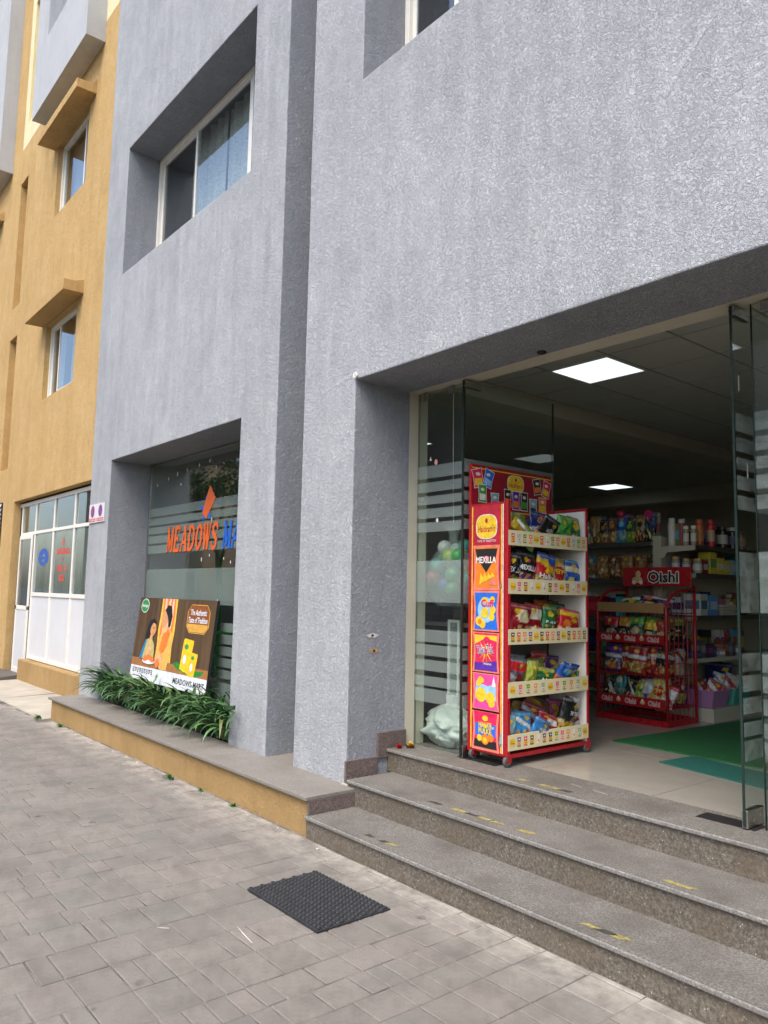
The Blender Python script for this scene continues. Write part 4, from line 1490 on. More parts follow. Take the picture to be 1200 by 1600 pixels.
def p_blue(b, z0, z1):
    b.poly(frS, wavy(A0, A1, z0, z1), 5, 5)
    b.ell(frS, cxm, z0 + .13, .075, .085, 6, 6)
    b.ell(frS, cxm - .01, z1 - .05, .03, .02, 7, 1)
    b.text(frS, 'Cuff', cxm + .015, z0 + .175, w=.115, h=.05, layer=9, mi=9, bold=.03)
    for (x, z, r) in ((-.01, .11, .034), (.062, .13, .027), (.052, .085, .026), (-.06, .055, .032), (-.03, .035, .028), (.06, .20, .022)): b.ell(frS, cxm + x, z0 + z, r, r, 7.5, 1)
    for (x, z, r) in ((-.01, .11, .02), (-.055, .05, .018)): b.ell(frS, cxm + x, z0 + z, r, r, 8, 4)


def p_taka(b, z0, z1):
    b.poly(frS, wavy(A0, A1, z0, z1), 5, 9)
    b.poly(frS, [(A0 + .008, z0 + .17), (cxm, z0 + .215), (A1 - .006, z1 - .05), (A1 - .004, z1 - .012), (A0 + .004, z1 - .012)], 6, 1)
    b.poly(frS, [(A0 + .003, z0), (A1 - .003, z0), (A1 - .008, z0 + .07), (cxm, z0 + .055), (A0 + .006, z0 + .05)], 6, 7)
    for k in range(12):
        a = 2 * pi * k / 12 + .2
        b.poly(frS, [(cxm + .02 * cos(a + .3), z0 + .125 + .02 * sin(a + .3)), (cxm + .085 * cos(a), z0 + .125 + .085 * sin(a)), (cxm + .02 * cos(a - .3), z0 + .125 + .02 * sin(a - .3))], 7, 4 if k % 2 else 1)
    b.text(frS, 'Taka Tak', cxm - .005, z0 + .14, w=.15, h=.062, layer=9, mi=2, bold=.05, rot=.12)
    b.text(frS, 'Taka Tak', cxm - .005, z0 + .14, w=.145, h=.056, layer=10, mi=7, bold=.0, rot=.12)
    b.ell(frS, cxm + .01, z1 - .04, .028, .018, 8, 9)
    b.text(frS, 'MASALA', cxm + .02, z0 + .045, w=.07, h=.014, layer=9, mi=2, bold=.02)


def p_pink(b, z0, z1):
    b.poly(frS, wavy(A0, A1, z0, z1), 5, 8)
    b.poly(frS, [(A0 + .012, z0 + .06), (A1 - .012, z0 + .06), (A1 - .014, z1 - .05), (cxm + .02, z1 - .075), (A0 + .02, z0 + .17)], 6, 6)
    b.ell(frS, cxm - .04, z1 - .04, .03, .02, 8, 1)
    for (x, z, r) in ((-.04, .09, .048), (.045, .075, .04), (.055, .045, .03), (-.06, .165, .022), (-.045, .19, .02)): b.ell(frS, cxm + x, z0 + z, r, r, 7.5, 1)
    b.ell(frS, cxm - .03, z0 + .085, .03, .026, 7, 2)
    b.poly(frS, [(cxm + .055, z0 + .15), (cxm + .075, z0 + .22), (cxm + .092, z0 + .15)], 8, 2)
    for q in range(4): b.ell(frS, cxm - .055 + .012 * q, z0 + .10 - .01 * (q % 2), .004, .004, 9, 4, n=6)


def p_halke(b, z0, z1):
    b.poly(frS, wavy(A0, A1, z0, z1), 5, 9)
    b.rect(frS, A0 + .014, A1 - .014, z0 + .075, z0 + .155, 6, 5)
    b.poly(frS, [(A0 + .004, z0), (A1 - .004, z0), (A1 - .01, z0 + .05), (A0 + .01, z0 + .05)], 6, 3)
    b.ell(frS, cxm, z1 - .04, .026, .018, 8, 1)
    b.text(frS, 'HALKE', cxm, z1 - .082, w=.115, h=.036, layer=9, mi=1, bold=.04)
    b.text(frS, 'FULKE', cxm, z1 - .122, w=.115, h=.036, layer=9, mi=1, bold=.04)
    for (x, z, r, m) in ((.0, .055, .034, 4), (.05, .07, .026, 4), (-.05, .06, .022, 1), (.0, .05, .018, 1), (-.005, .12, .016, 12), (.0, .145, .012, 1)): b.ell(frS, cxm + x, z0 + z, r, r, 8, m)
    b.text(frS, 'HOOPS', cxm + .055, z0 + .135, w=.055, h=.016, layer=9, mi=2, bold=.02)


picture(1.595, 1.865, p_mexilla)
picture(1.315, 1.560, p_blue)
picture(1.045, 1.290, p_taka)
picture(.795, 1.020, p_pink)
picture(.545, .775, p_halke)

# header board standing on the back of the rack
frH = Fr((RX0 + .0205, RY0, 0), (0, 1, 0), (0, 0, 1), (1, 0, 0))
HL = RY1 + .02 - RY0
hd = MB().box(RX0, RX0 + .02, RY0 - .006, RY1 + .02, 2.12, 2.455).build('header', m_red, rk, bevel=.002)
b = MB()
b.rect(frH, .012, HL - .012, 2.135, 2.44, 1, 11)
b.rect(frH, .0, HL - .006, 2.425, 2.433, 2, 1)
b.rect(frH, .02, HL - .02, 2.142, 2.149, 2, 1)
b.build('printed_ground', PC, hd)
b = MB()
logo(b, frH, HL * .52, 2.355, .088, .06)
b.text(frH, 'TASTE OF TRADITION', HL * .52, 2.278, w=.15, h=.011, layer=5, mi=2)
b.build('printed_emblem', PC, hd)
hp = [(.06, 2.36, .05, .062, .25, 9, 1), (.165, 2.365, .045, .06, -.3, 5, 6), (.105, 2.255, .04, .06, .02, 12, 2), (.235, 2.215, .04, .05, .02, 13, 8), (.37, 2.245, .036, .06, -.02, 3, 4),
      (.46, 2.235, .036, .065, .0, 7, 4), (.555, 2.235, .036, .065, -.02, 3, 12), (.655, 2.20, .04, .06, .02, 13, 3), (.70, 2.36, .042, .055, .2, 3, 4), (.765, 2.225, .042, .055, .0, 4, 1), (.81, 2.35, .042, .06, -.25, 9, 1)]
for k, (a, z, w, h, rt, m1, m2) in enumerate(hp):
    b = MB()
    rot = lambda pts: [(a + (p[0]) * cos(rt) - (p[1]) * sin(rt), z + (p[0]) * sin(rt) + (p[1]) * cos(rt)) for p in pts]
    L = 3 + 1.5 * (k % 3)
    b.poly(frH, rot(wavy(-w - .005, w + .005, -h - .005, h + .005)), L, 2)
    b.poly(frH, rot(wavy(-w, w, -h, h)), L + .4, m1)
    b.poly(frH, rot([(-w * .8, -h * .8), (w * .8, -h * .8), (w * .75, -h * .1), (-w * .75, 0)]), L + .7, m2)
    b.ell(frH, a, z + h * .45, w * .5, h * .2, L + .9, 2, n=10)
    b.build('printed_packet', PC, hd)

# shelves, price strips with tiny pictures
TZ = [1.975, 1.655, 1.325, .985, .652]
frT = Fr((RX1 + .0045, RY0, 0), (0, 1, 0), (0, 0, 1), (1, 0, 0))
TL = RY1 - RY0
m_shelf = plain('rack_shelf', (.55, .50, .42), .5, var=.06)
ORDN = ['top', 'second', 'third', 'fourth', 'bottom']
SEQ = ['rbgoLrwgoLrbgo', 'LpmwLwkpLmwpL', 'kroeLkroeLkroe', 'LpgosLpgosL', 'LerkwekgpowtL']
KEY = {'r': 9, 'b': 6, 'g': 12, 'o': 4, 'p': 8, 'm': 11, 'w': 2, 'k': 3, 'e': 7, 's': 13, 't': 13}
for k, z in enumerate(TZ):
    tilt = -.02 if k > 2 else 0
    sh = MB().box(RX0 + .01, RX1 - .004, RY0 + .024, RY1 - .024, z - .092, z - .082).build('shelf', m_shelf, rk)
    stp = MB().box(RX1 - .002, RX1 + .004, RY0 + .002, RY1 - .004, z - .10, z).build('price_strip', m_strip, rk, bevel=.001)
    n = len(SEQ[k])
    for i, ch in enumerate(SEQ[k]):
        a = .045 + (TL - .09) * i / (n - 1)
        b = MB()
        if ch == 'L':
            b.ell(frT, a, z - .048, .026, .023, 1, 1, sq=.75)
            b.text(frT, "Haldiram's", a, z - .052, w=.042, h=.013, layer=2, mi=0, bold=.01)
            b.build('printed_emblem', PC, stp)
        else:
            b.poly(frT, wavy(a - .017, a + .017, z - .079, z - .021), 1, KEY[ch])
            b.rect(frT, a - .013, a + .013, z - .072, z - .048, 2, 1 if ch in 'rkme' else 2)
            b.ell(frT, a, z - .034, .010, .006, 2, 1 if ch in 'gbps' else 2, n=8)
            b.ell(frT, a, z - .06, .008, .008, 3, 4, n=8)
            b.build('printed_packet', PC, stp)
b = MB().box(RX0 + .005, RX1, RY0 + .02, RY1 - .02, .505, .53)
b.build('base_frame', m_red, rk)
m_rub = plain('grey_castor_rubber', (.09, .09, .09), .6, var=.1)
for (x, y) in ((RX0 + .03, RY0 + .02), (RX1 - .01, RY0 + .01), (RX1 - .01, RY1 - .01), (RX0 + .03, RY1 - .01)):
    w = MB().lathe([(.01, -.012), (.032, -.011), (.034, -.007), (.034, .007), (.032, .011), (.01, .012)], (x, y, Z3 + .036), 20, axis='x').build('castor', m_rub, rk, smooth=False)
    MB().lathe([(.004, -.0135), (.019, -.0132), (.019, .0132), (.004, .0135)], (x, y, Z3 + .036), 16, axis='x').build('hub', m_steel, w)
    b = MB()
    b.box(x - .022, x - .017, y - .016, y + .02, Z3 + .03, Z3 + .072)
    b.box(x + .017, x + .022, y - .016, y + .02, Z3 + .03, Z3 + .072)
    b.box(x - .022, x + .022, y - .018, y + .022, Z3 + .0722, Z3 + .08)
    b.build('fork', m_red, w)

# packets: (description, y, x, w, h, t, tilt, roll, dz, scheme, text)
G1 = 'packets on the red snack rack'
rows = [
    [('yellow and green packet lying flat', 3.93, -3.46, .16, .15, .05, .5, .4, 0, (GRN, [('band', .3, 1, YEL), OV(ORG)]), None),
     ('white and green packet lying low', 4.07, -3.44, .20, .15, .05, .6, -.2, 0, (LGRN, [('diag', -.3, .25, .5, WHT)]), None),
     ('tipped black and orange packet with pale marks', 4.25, -3.48, .19, .22, .05, .3, .55, 0, (BLK, [('band', -1, -.1, ORG), ('oval', .2, .2, .5, .15, WHT)]), None),
     ('red packet with white corner', 4.36, -3.44, .15, .20, .05, .15, -.2, 0, (RED, [('diag', -1, -.4, .8, WHT)]), None),
     ('crumpled bright green packet', 4.47, -3.43, .16, .215, .07, .1, .12, 0, (LGRN, [('diag', .1, .4, -.6, (.03, .28, .05))]), None),
     ('dark green packet with yellow oval', 4.60, -3.42, .155, .215, .06, .12, -.04, 0, (GRN, [('band', .7, 1, OLV), OV(YEL, 0, .35, .5, .2), ('oval', .0, -.4, .5, .2, CRM)]), ('Bhujia', 0, .33, .6, .11, WHT))],
    [('black and green packet cut by the side panel', 3.90, -3.42, .15, .24, .055, .1, .1, 0, (BLK, [('band', -1, -.25, LGRN), OV((.4, .05, .06), -.2, .5, .2, .08)]), ('MEXILLA', 0, .57, .95, .14, WHT)),
     ('black and purple packet with white capitals', 4.06, -3.41, .18, .255, .06, .12, -.08, 0, (BLK, [('band', -1, -.15, PUR), OV((.5, .05, .08), .0, .55, .25, .08), OV(GLD, 0, -.2, .16, .08)]), ('MEXILLA', 0, .58, .92, .13, WHT)),
     ('red packet with blue top and yellow oval', 4.25, -3.42, .19, .25, .06, .15, .05, 0, (RED, [('band', .45, 1, BLU), ('diag', .2, .5, .3, YEL), OV(YEL, .1, .1, .35, .14)]), ('Halke', 0, .40, .75, .14, WHT)),
     ('cream and yellow packet with a red disc', 4.42, -3.42, .17, .235, .06, .12, -.12, 0, (CRM, [('band', .55, 1, (.60, .40, .12)), OV(RED, 0, .05, .65, .42)]), ('PEPPY', 0, .56, .78, .14, YEL)),
     ('blue packet with a pale gold stripe', 4.585, -3.42, .17, .22, .06, .12, -.05, 0, (BLU, [('band', .25, .55, CRM), ('band', .8, 1, LBLU)]), None),
     ('dark packet pushed to the back', 4.15, -3.56, .20, .27, .06, .05, .1, 0, ((.03, .04, .12), [OV(BLU)]), None)],
    [('maroon packet with a cream oval', 3.97, -3.42, .22, .235, .07, .12, .1, 0, (DRED, [OV(CRM, .1, .35, .55, .35), OV(WHT, 0, -.5, .6, .2)]), None),
     ('cream packet with a red waist', 4.15, -3.42, .16, .235, .06, .1, -.06, 0, ((.70, .68, .50), [('band', -.25, .1, DRED), ('band', .75, 1, RED)]), None),
     ('slim dark green packet with yellow badge', 4.30, -3.42, .14, .22, .055, .1, .05, 0, (GRN, [('band', .8, 1, OLV), OV(YEL, -.1, .5, .35, .16), ('oval', .2, -.6, .5, .2, LGRN)]), ('Punjabi', 0, .52, .7, .1, WHT)),
     ('red packet with yellow crimp, front row', 4.50, -3.41, .21, .20, .06, .15, .1, 0, (RED, [('band', .55, .8, YEL), OV(ORG, -.4, 0, .3, .3), OV(YEL, .2, .3, .3, .14)]), ('Khatta', .05, .38, .6, .1, WHT)),
     ('red and orange packet slumped at the back', 4.48, -3.52, .26, .27, .07, .1, -.25, 0, (RED, [('diag', .2, .55, .4, ORG), OV(YEL, .3, .4, .3, .15), ('band', .85, 1, MAR)]), None)],
    [('dark silver and red packet', 3.95, -3.43, .17, .22, .07, .15, .15, 0, ((.10, .10, .13), [('band', .3, .75, RED), ('diag', -.8, -.3, .5, SIL), OV(MAR, 0, -.1, .4, .3)]), None),
     ('lime green packet leaning sideways', 4.09, -3.42, .11, .20, .06, .1, .2, 0, ((.36, .42, .05), [OV((.5, .5, .15), 0, -.4, .4, .2)]), None),
     ('olive green packet behind', 4.25, -3.47, .17, .20, .05, .05, -.1, 0, (OLV, [OV((.35, .38, .06), .2, .4, .5, .2)]), None),
     ('dark green packet with lime top', 4.25, -3.41, .18, .145, .06, .15, .02, 0, (GRN, [('band', .62, 1, (.40, .45, .05)), OV(YEL, -.1, .35, .2, .12)]), ('Aloo', -.05, .42, .65, .26, WHT)),
     ('blue and copper packet tipped over', 4.39, -3.44, .15, .20, .06, .3, .5, 0, (BLU, [('band', -.6, .0, (.50, .16, .05)), OV(LBLU, 0, .5, .5, .2)]), None),
     ('green packet with a lemon edge', 4.54, -3.42, .21, .15, .06, .3, -.12, 0, (GRN, [('band', .68, 1, YEL), OV(YEL, .1, .1, .25, .25), OV(CRM, .4, -.5, .3, .2)]), None),
     ('small blue and yellow packet propped on others', 4.46, -3.49, .13, .21, .05, .25, .8, .02, (LBLU, [('diag', -.2, .3, .5, YEL), ('band', .6, 1, BLU)]), None)],
    [('pale teal packet cut by the side panel', 3.88, -3.42, .12, .19, .06, .1, .1, 0, ((.22, .45, .48), [('diag', -.2, .2, .6, SIL)]), None),
     ('blue packet with orange picture, upright', 4.02, -3.41, .19, .20, .07, .12, -.08, 0, ((.03, .26, .55), [('diag', .1, .35, .4, WHT), OV(ORG, .4, -.35, .3, .3), ('band', .7, .85, LBLU)]), None),
     ('blue packet lying half over', 4.14, -3.41, .17, .16, .06, .4, .3, 0, ((.03, .20, .48), [OV(SIL, 0, .2, .4, .2), OV(ORG, .5, -.4, .25, .25)]), None),
     ('red carton-like packet with white label', 4.28, -3.42, .20, .17, .07, .35, -.1, 0, ((.42, .02, .04), [('box', -.4, .6, .1, .55, WHT)]), None),
     ('red and grey packets heap behind', 4.20, -3.52, .26, .20, .07, .3, .15, .03, ((.40, .05, .06), [('diag', .0, .3, .5, SIL), OV(WHT, .3, .4, .3, .2)]), None),
     ('brown and tan packet on top of the pile', 4.31, -3.53, .25, .22, .06, .4, -.2, .05, (BRN, [('diag', -.1, .5, .4, (.50, .24, .09)), ('band', .75, 1, BLK)]), None),
     ('tall black packet with yellow foot', 4.48, -3.44, .19, .27, .07, .2, .22, 0, (BLK, [OV(YEL, -.1, -.55, .55, .38), ('diag', .85, 1.4, .4, SIL)]), ('THE TURN', .12, .62, .5, .1, WHT)),
     ('silver packet with red corner', 4.61, -3.41, .15, .14, .06, .25, -.35, 0, (SIL, [('diag', .2, .6, -.5, MAR), OV(WHT, 0, -.4, .5, .3)]), None)],
]
sd = 10
BK = [[('scarlet', RED, YEL), ('olive', OLV, CRM), ('navy', (.02, .04, .18), WHT), ('amber', (.55, .28, .04), RED)], [('teal', TEA, WHT), ('scarlet', RED, YEL), ('violet', PUR, SIL), ('mustard', GLD, RED)],
      [('navy', (.02, .04, .18), YEL), ('mustard', GLD, DRED), ('magenta', PNK, WHT), ('pine green', GRN, YEL)], [('amber', (.55, .28, .04), WHT), ('silver', SIL, RED), ('scarlet', RED, CRM), ('violet', PUR, YEL)], [('silver', SIL, BLU), ('mustard', GLD, BLK), ('pine green', GRN, CRM), ('magenta', PNK, YEL)]]
for k, row in enumerate(BK):
    for i, (cn, c, c2) in enumerate(row):
        packet('snack_packet', '%s packet in the back row, %s shelf of red rack' % (cn, ORDN[k]), 'packet', G1, .17, .20 + .02 * ((i + k) % 3), .06, (c, [('diag', -.2, .25, .4 - .3 * i, c2), OV(c2, 0, .5, .4, .15)]), (-3.575, 3.95 + .2 * i, TZ[k] - .08), pi / 2, -.1, .12 * ((i * 7 + k) % 3 - 1), 600 + 10 * k + i)
for k, row in enumerate(rows):
    for (desc, y, x, w, h, t, tl, rl, dz, scheme, txt) in row:
        sd += 1
        packet('snack_packet', '%s, %s shelf of red rack' % (desc, ORDN[k]), 'packet', G1, w, h, t, scheme, (x, y, TZ[k] - .08 + dz), pi / 2, -tl, rl, sd, txt)

# ---- the dim red wire stand further inside
OX0, OX1, OY0, OY1 = -4.27, -3.58, 6.12, 6.60
os_ = thing('wire_snack_stand', 'dim red tubular wire snack stand with a lettered header inside the shop', 'rack', (-3.92, 6.36, Z3))
for x in (OX0, OX1):
    pth = [(x, OY0, Z3 + .02), (x, OY0, 1.42)] + [(x, OY0 + .30 * (1 - cos(a)), 1.42 + .20 * sin(a)) for a in [k * pi / 14 for k in range(1, 8)]] + [(x, OY1, 1.62)]
    MB().tube(pth, .014, 8).build('side_tube', m_red, os_, smooth=True)
    MB().tube([(x, OY1, Z3 + .02), (x, OY1, 1.66)], .014, 8).build('side_tube', m_red, os_, smooth=True)
    b = MB()
    for k in range(6):
        y = OY0 + .05 + k * .075
        b.tube([(x, y, Z3 + .05), (x, y, 1.40)], .003, 5)
    for z in (.62, .8, .98, 1.16, 1.34, 1.48): b.tube([(x, OY0 + .02, z), (x, OY1, z)], .004, 5)
    b.build('wire_side', m_red, os_, kind='stuff')
b = MB()
for k in range(14):
    x = OX0 + .03 + k * .0485
    b.tube([(x, OY1, Z3 + .1), (x, OY1, 1.62)], .003, 5)
b.build('wire_back', m_red, os_, kind='stuff')
oh = MB().box(OX0 + .03, OX1 + .035, OY1 - .11, OY1 - .095, 1.655, 1.83).build('header', m_red, os_, bevel=.003)
frO = Fr((OX0 + .03, OY1 - .1105, 0), (1, 0, 0), (0, 0, 1), (0, -1, 0))
PO = [C('stand_white', (.75, .70, .62)), C('stand_black', (.02, .015, .015)), C('stand_gold', (.60, .42, .18)), C('stand_red', (.45, .012, .02))]
b = MB()
b.text(frO, 'Oishi', .42, 1.74, w=.325, h=.125, layer=1, mi=0, bold=.075)
b.text(frO, 'Oishi', .42, 1.74, w=.305, h=.104, layer=3, mi=1, bold=.022)
b.build('printed_name', PO, oh)
b = MB()          # little printed rider emblem, kept plain
b.ell(frO, .155, 1.715, .055, .03, 1, 2)
b.ell(frO, .165, 1.765, .028, .034, 2, 2)
b.ell(frO, .12, 1.69, .02, .02, 2, 0)
b.ell(frO, .195, 1.69, .02, .02, 2, 0)
b.build('printed_figure', PO, oh)
m_cardb = plain('brown_cardboard', (.34, .19, .07), .8, var=.1)
for z0, z1, m, lab in ((1.415, 1.50, m_cardb, 0), (1.145, 1.225, m_red, 1), (.595, .68, m_red, 1)):
    sfr = MB().box(OX0 + .006, OX1 - .016, OY0 - .012, OY0 - .004, z0, z1).build('shelf_front', m, os_, bevel=.001)
    MB().box(OX0 + .01, OX1 - .01, OY0 - .002, OY1 - .02, z0 - .004, z0 + .004).build('shelf', m_red, os_)
    if lab:
        f2 = Fr((OX0, OY0 - .0125, 0), (1, 0, 0), (0, 0, 1), (0, -1, 0))
        for cx in (.10, .34, .57):
            b = MB()
            b.text(f2, 'Oishi', cx, (z0 + z1) / 2, w=.115, h=.048, layer=1, mi=0, bold=.05)
            b.text(f2, 'Oishi', cx, (z0 + z1) / 2, w=.108, h=.04, layer=2, mi=3, bold=-.004)
            b.build('printed_name', PO, sfr)
            if cx < .5:
                b = MB()
                b.ell(f2, cx + .12, (z0 + z1) / 2, .024, .018, 1, 2)
                b.ell(f2, cx + .12, (z0 + z1) / 2 + .016, .011, .014, 2, 0)
                b.build('printed_figure', PO, sfr)
MB().box(OX0 + .01, OX1 - .01, OY0 + .02, OY1 - .02, .86, .868).build('shelf', m_red, os_)
b = MB()
b.box(OX0 - .01, OX1 + .01, OY0 - .015, OY0 + .02, Z3 + .002, Z3 + .05)
b.box(OX0 - .01, OX1 + .01, OY1 - .02, OY1 + .015, Z3 + .002, Z3 + .05)
b.box(OX0 - .01, OX0 + .02, OY0 + .02, OY1 - .02, Z3 + .002, Z3 + .05)
b.box(OX1 - .02, OX1 + .01, OY0 + .02, OY1 - .02, Z3 + .002, Z3 + .05)
b.build('base_frame', m_red, os_)
G2 = 'packets on the red wire snack stand'
orow = [
    (1.44, 'top cardboard tray', [('dark purple packet lying flat', -3.78, 6.22, .30, .15, .07, .7, .1, (PUR, [('band', .3, .7, WHT), ('diag', -.2, .2, .5, BLK), OV(ORG, -.4, .3, .3, .3)])),
                                  ('green and white packet', -4.02, 6.24, .2, .13, .06, .6, -.1, (GRN, [('band', .2, .6, WHT), OV(YEL, .3, 0, .3, .4)]))]),
    (1.165, 'tier under the cardboard tray', [('red and black packet at the left', -4.19, 6.2, .14, .2, .06, .2, 0, (BLK, [('band', .1, 1, RED), OV((.4, .3, .2), 0, -.4, .5, .3)])),
                               ('orange and black packet', -4.05, 6.2, .13, .2, .06, .2, .05, (BLK, [('band', .1, 1, (.62, .30, .04)), OV(BRN, 0, -.4, .5, .3)])),
                               ('green packet with a pale round picture', -3.92, 6.2, .14, .21, .06, .2, -.05, ((.02, .10, .03), [('band', .3, 1, LGRN), OV(CRM, 0, -.25, .6, .35)])),
                               ('yellow packet with green top', -3.79, 6.2, .14, .21, .06, .25, .08, (BLK, [('band', -.1, .5, YEL), ('band', .5, 1, LGRN), OV(CRM, 0, -.5, .5, .25)])),
                               ('red packet at the right', -3.66, 6.2, .13, .19, .06, .2, -.1, (BLK, [('band', -.1, 1, (.5, .05, .04)), OV(CRM, 0, -.45, .5, .3)]))]),
    (.872, 'bare third tier', [('purple chip packet', -4.17, 6.2, .17, .25, .07, .15, .05, (PUR, [OV(ORG, 0, -.6, .6, .25), ('band', -.05, .15, WHT)])),
                               ('red chip packet with white band', -3.99, 6.2, .17, .26, .07, .15, -.05, ((.36, .02, .03), [('band', .1, .3, WHT), OV(ORG, 0, -.5, .6, .3)])),
                               ('overlapping red chip packet with copper foot', -3.90, 6.15, .18, .24, .07, .15, .06, ((.40, .03, .03), [('band', .05, .25, WHT), OV((.55, .18, .04), 0, -.6, .7, .3)])),
                               ('plain red chip packet', -3.76, 6.2, .14, .25, .06, .15, 0, ((.38, .03, .04), [('band', .2, .4, CRM)])),
                               ('black and white packet with red foot', -3.66, 6.17, .13, .22, .06, .2, .06, (BLK, [('band', .3, .65, SIL), ('band', -1, -.3, (.5, .06, .04))]))]),
    (.615, 'bottom tier', [('silver and black crumpled packet', -4.21, 6.18, .14, .19, .07, .3, .3, (BLK, [('diag', -.1, .3, .6, SIL)])),
                           ('teal packet', -4.10, 6.2, .13, .25, .06, .15, 0, ((.03, .22, .20), [OV(SIL, 0, .4, .4, .2)])),
                           ('black packet with a white streak', -3.99, 6.18, .13, .2, .06, .2, .2, (BLK, [('diag', .1, .3, .8, WHT), OV(RED, 0, -.4, .3, .2)])),
                           ('lime packet leaning left', -3.90, 6.17, .1, .19, .06, .2, .25, ((.38, .42, .04), [OV(GRN, 0, .2, .4, .2)])),
                           ('white and blue packet', -3.79, 6.17, .15, .22, .06, .25, -.1, (SIL, [('band', -1, -.2, BLU), ('diag', .3, .6, .4, WHT)])),
                           ('yellow packet with a red disc', -3.69, 6.16, .15, .24, .06, .2, .05, ((.62, .56, .16), [OV(RED, 0, .0, .7, .35)])),
                           ('pink and white packet tipped over the edge', -3.64, 6.16, .13, .19, .06, .3, .3, (WHT, [('diag', -.3, .1, .5, (.55, .08, .14)), ('band', .6, 1, RED)]))]),
]
for z, tn, row in orow:
    for (desc, x, y, w, h, t, tl, rl, scheme) in row:
        sd += 1
        txt = ('DORITOS', 0, .56, .85, .1, (.75, .75, .74)) if 'chip' in desc else (('PEPPY', 0, .5, .7, .13, YEL) if 'red disc' in desc else None)
        packet('snack_packet', '%s, %s of wire stand' % (desc, tn), 'packet', G2, w, h, t, scheme, (x, y, z), rl * .3, -tl, rl, sd, txt)
for k, (y, z, sc, ds) in enumerate(((6.25, .87, ((.36, .03, .03), [('band', .2, .45, WHT), OV(ORG, 0, -.4, .5, .3)]), 'red packet seen through the wire side, third tier'), (6.42, .87, (SIL, [('diag', 0, .4, .6, DRED)]), 'silver packet behind the wire side, third tier'),
                                    (6.25, 1.165, (BLK, [('band', .0, 1, (.3, .1, .08))]), 'brown packet behind the wire side, under the tray'), (6.42, 1.165, (BLK, [('band', .2, .7, LGRN)]), 'green-topped packet behind the wire side, under the tray'),
                                    (6.25, .615, (MAR, [('band', -.6, -.1, GLD)]), 'maroon and gold packet behind the wire side, bottom tier'), (6.42, .615, (MAR, [('band', -.6, -.1, GLD), OV(WHT, 0, .3, .4, .2)]), 'second maroon packet behind the wire side, bottom tier'))):
    packet('snack_packet', ds + ' of wire stand', 'packet', G2, .15, .22, .05, sc, (-3.63, y, z), pi / 2, -.05, 0, 300 + k)

# ------------------------------------------------------------------ shelving and groceries behind
m_shelfm = plain('beige_shelf_metal', (.46, .43, .34), .5, var=.05)
m_shelfd = plain('dark_shelf_edge', (.05, .048, .045), .5, var=.1)
gd = thing('shelving_unit', 'beige metal corner shelving stocked with groceries behind the wire stand', 'shelving', (-4.0, 7.2, Z3))
PX, PY, SX, SYE = -3.97, 6.72, -3.63, 9.4          # post, right-hand run of shelves towards the back
MB().box(-4.058, PX, PY, PY + .05, Z3, 2.14).build('post', m_shelfm, gd, bevel=.003)
MB().box(PX - .05, PX, SYE, SYE + .05, Z3, 2.14).build('post', m_shelfm, gd, bevel=.003)
MB().box(PX - .012, PX, PY + .05, SYE, Z3, 2.13).build('back_panel', m_shelfm, gd)
MB().box(-6.6, -4.06, 7.06, 7.075, Z3, 2.13).build('back_panel', m_shelfm, gd)
RZ = [2.04, 1.78, 1.39, 1.00]
for z in RZ:
    s = MB().box(PX, SX, PY + .01, SYE, z - .028, z).build('shelf', m_shelfm if z != 1.39 else m_shelfd, gd, bevel=.002)
    MB().box(SX + .0005, SX + .006, PY + .012, SYE, z - .034, z + .004).build('shelf_edge', m_shelfd if z != 1.0 else m_shelfm, s)
    b = MB()
    b.add([(PX, PY + .002, z - .012), (SX, PY + .002, z - .012), (SX, PY + .002, z - .045), (PX + .06, PY + .002, z - .06), (PX + .03, PY + .002, z - .11), (PX, PY + .002, z - .11),
           (PX, PY + .008, z - .012), (SX, PY + .008, z - .012), (SX, PY + .008, z - .045), (PX + .06, PY + .008, z - .06), (PX + .03, PY + .008, z - .11), (PX, PY + .008, z - .11)],
          [(0, 1, 2, 3, 4, 5), (11, 10, 9, 8, 7, 6)] + [(i, (i + 1) % 6 + 0, 6 + (i + 1) % 6, 6 + i) for i in range(6)])
    b.build('bracket', m_shelfm, s)
MB().box(PX, -3.47, 6.69, SYE, Z3 + .001, .572).build('base_shelf', m_shelfm, gd, bevel=.003)
LZ = [2.085, 1.725, 1.35, .98, .60]
for z in LZ:
    s = MB().box(-6.6, -4.062, 6.70, 7.06, z - .03, z).build('shelf', m_shelfm, gd, bevel=.002)
    MB().box(-6.6, -4.062, 6.693, 6.6995, z - .036, z + .002).build('shelf_edge', m_shelfd, s)


def shade(c, k): return tuple(min(1, x * k) for x in c)


def jar(name, label, cat, grp, x, y, z, r, h, body, lid, band=None, cap=.16):
    b = MB().lathe([(r * .9, 0), (r, .006), (r, h * (1 - cap) - .012), (r * .82, h * (1 - cap))], (x, y, z), 16)
    o = b.build(name, flat(body, .25), None, loc=(x, y, z), smooth=False)
    MB().lathe([(r * .84, h * (1 - cap)), (r * .86, h - .004), (r * .78, h)], (x, y, z), 16).build('lid', flat(lid, .3), o)
    if band: MB().lathe([(r * 1.01, h * .2), (r * 1.012, h * .22), (r * 1.012, h * .6), (r * 1.01, h * .62)], (x, y, z), 16).build('paper_label', flat(band, .5), o)
    return tag(o, label, cat, grp)


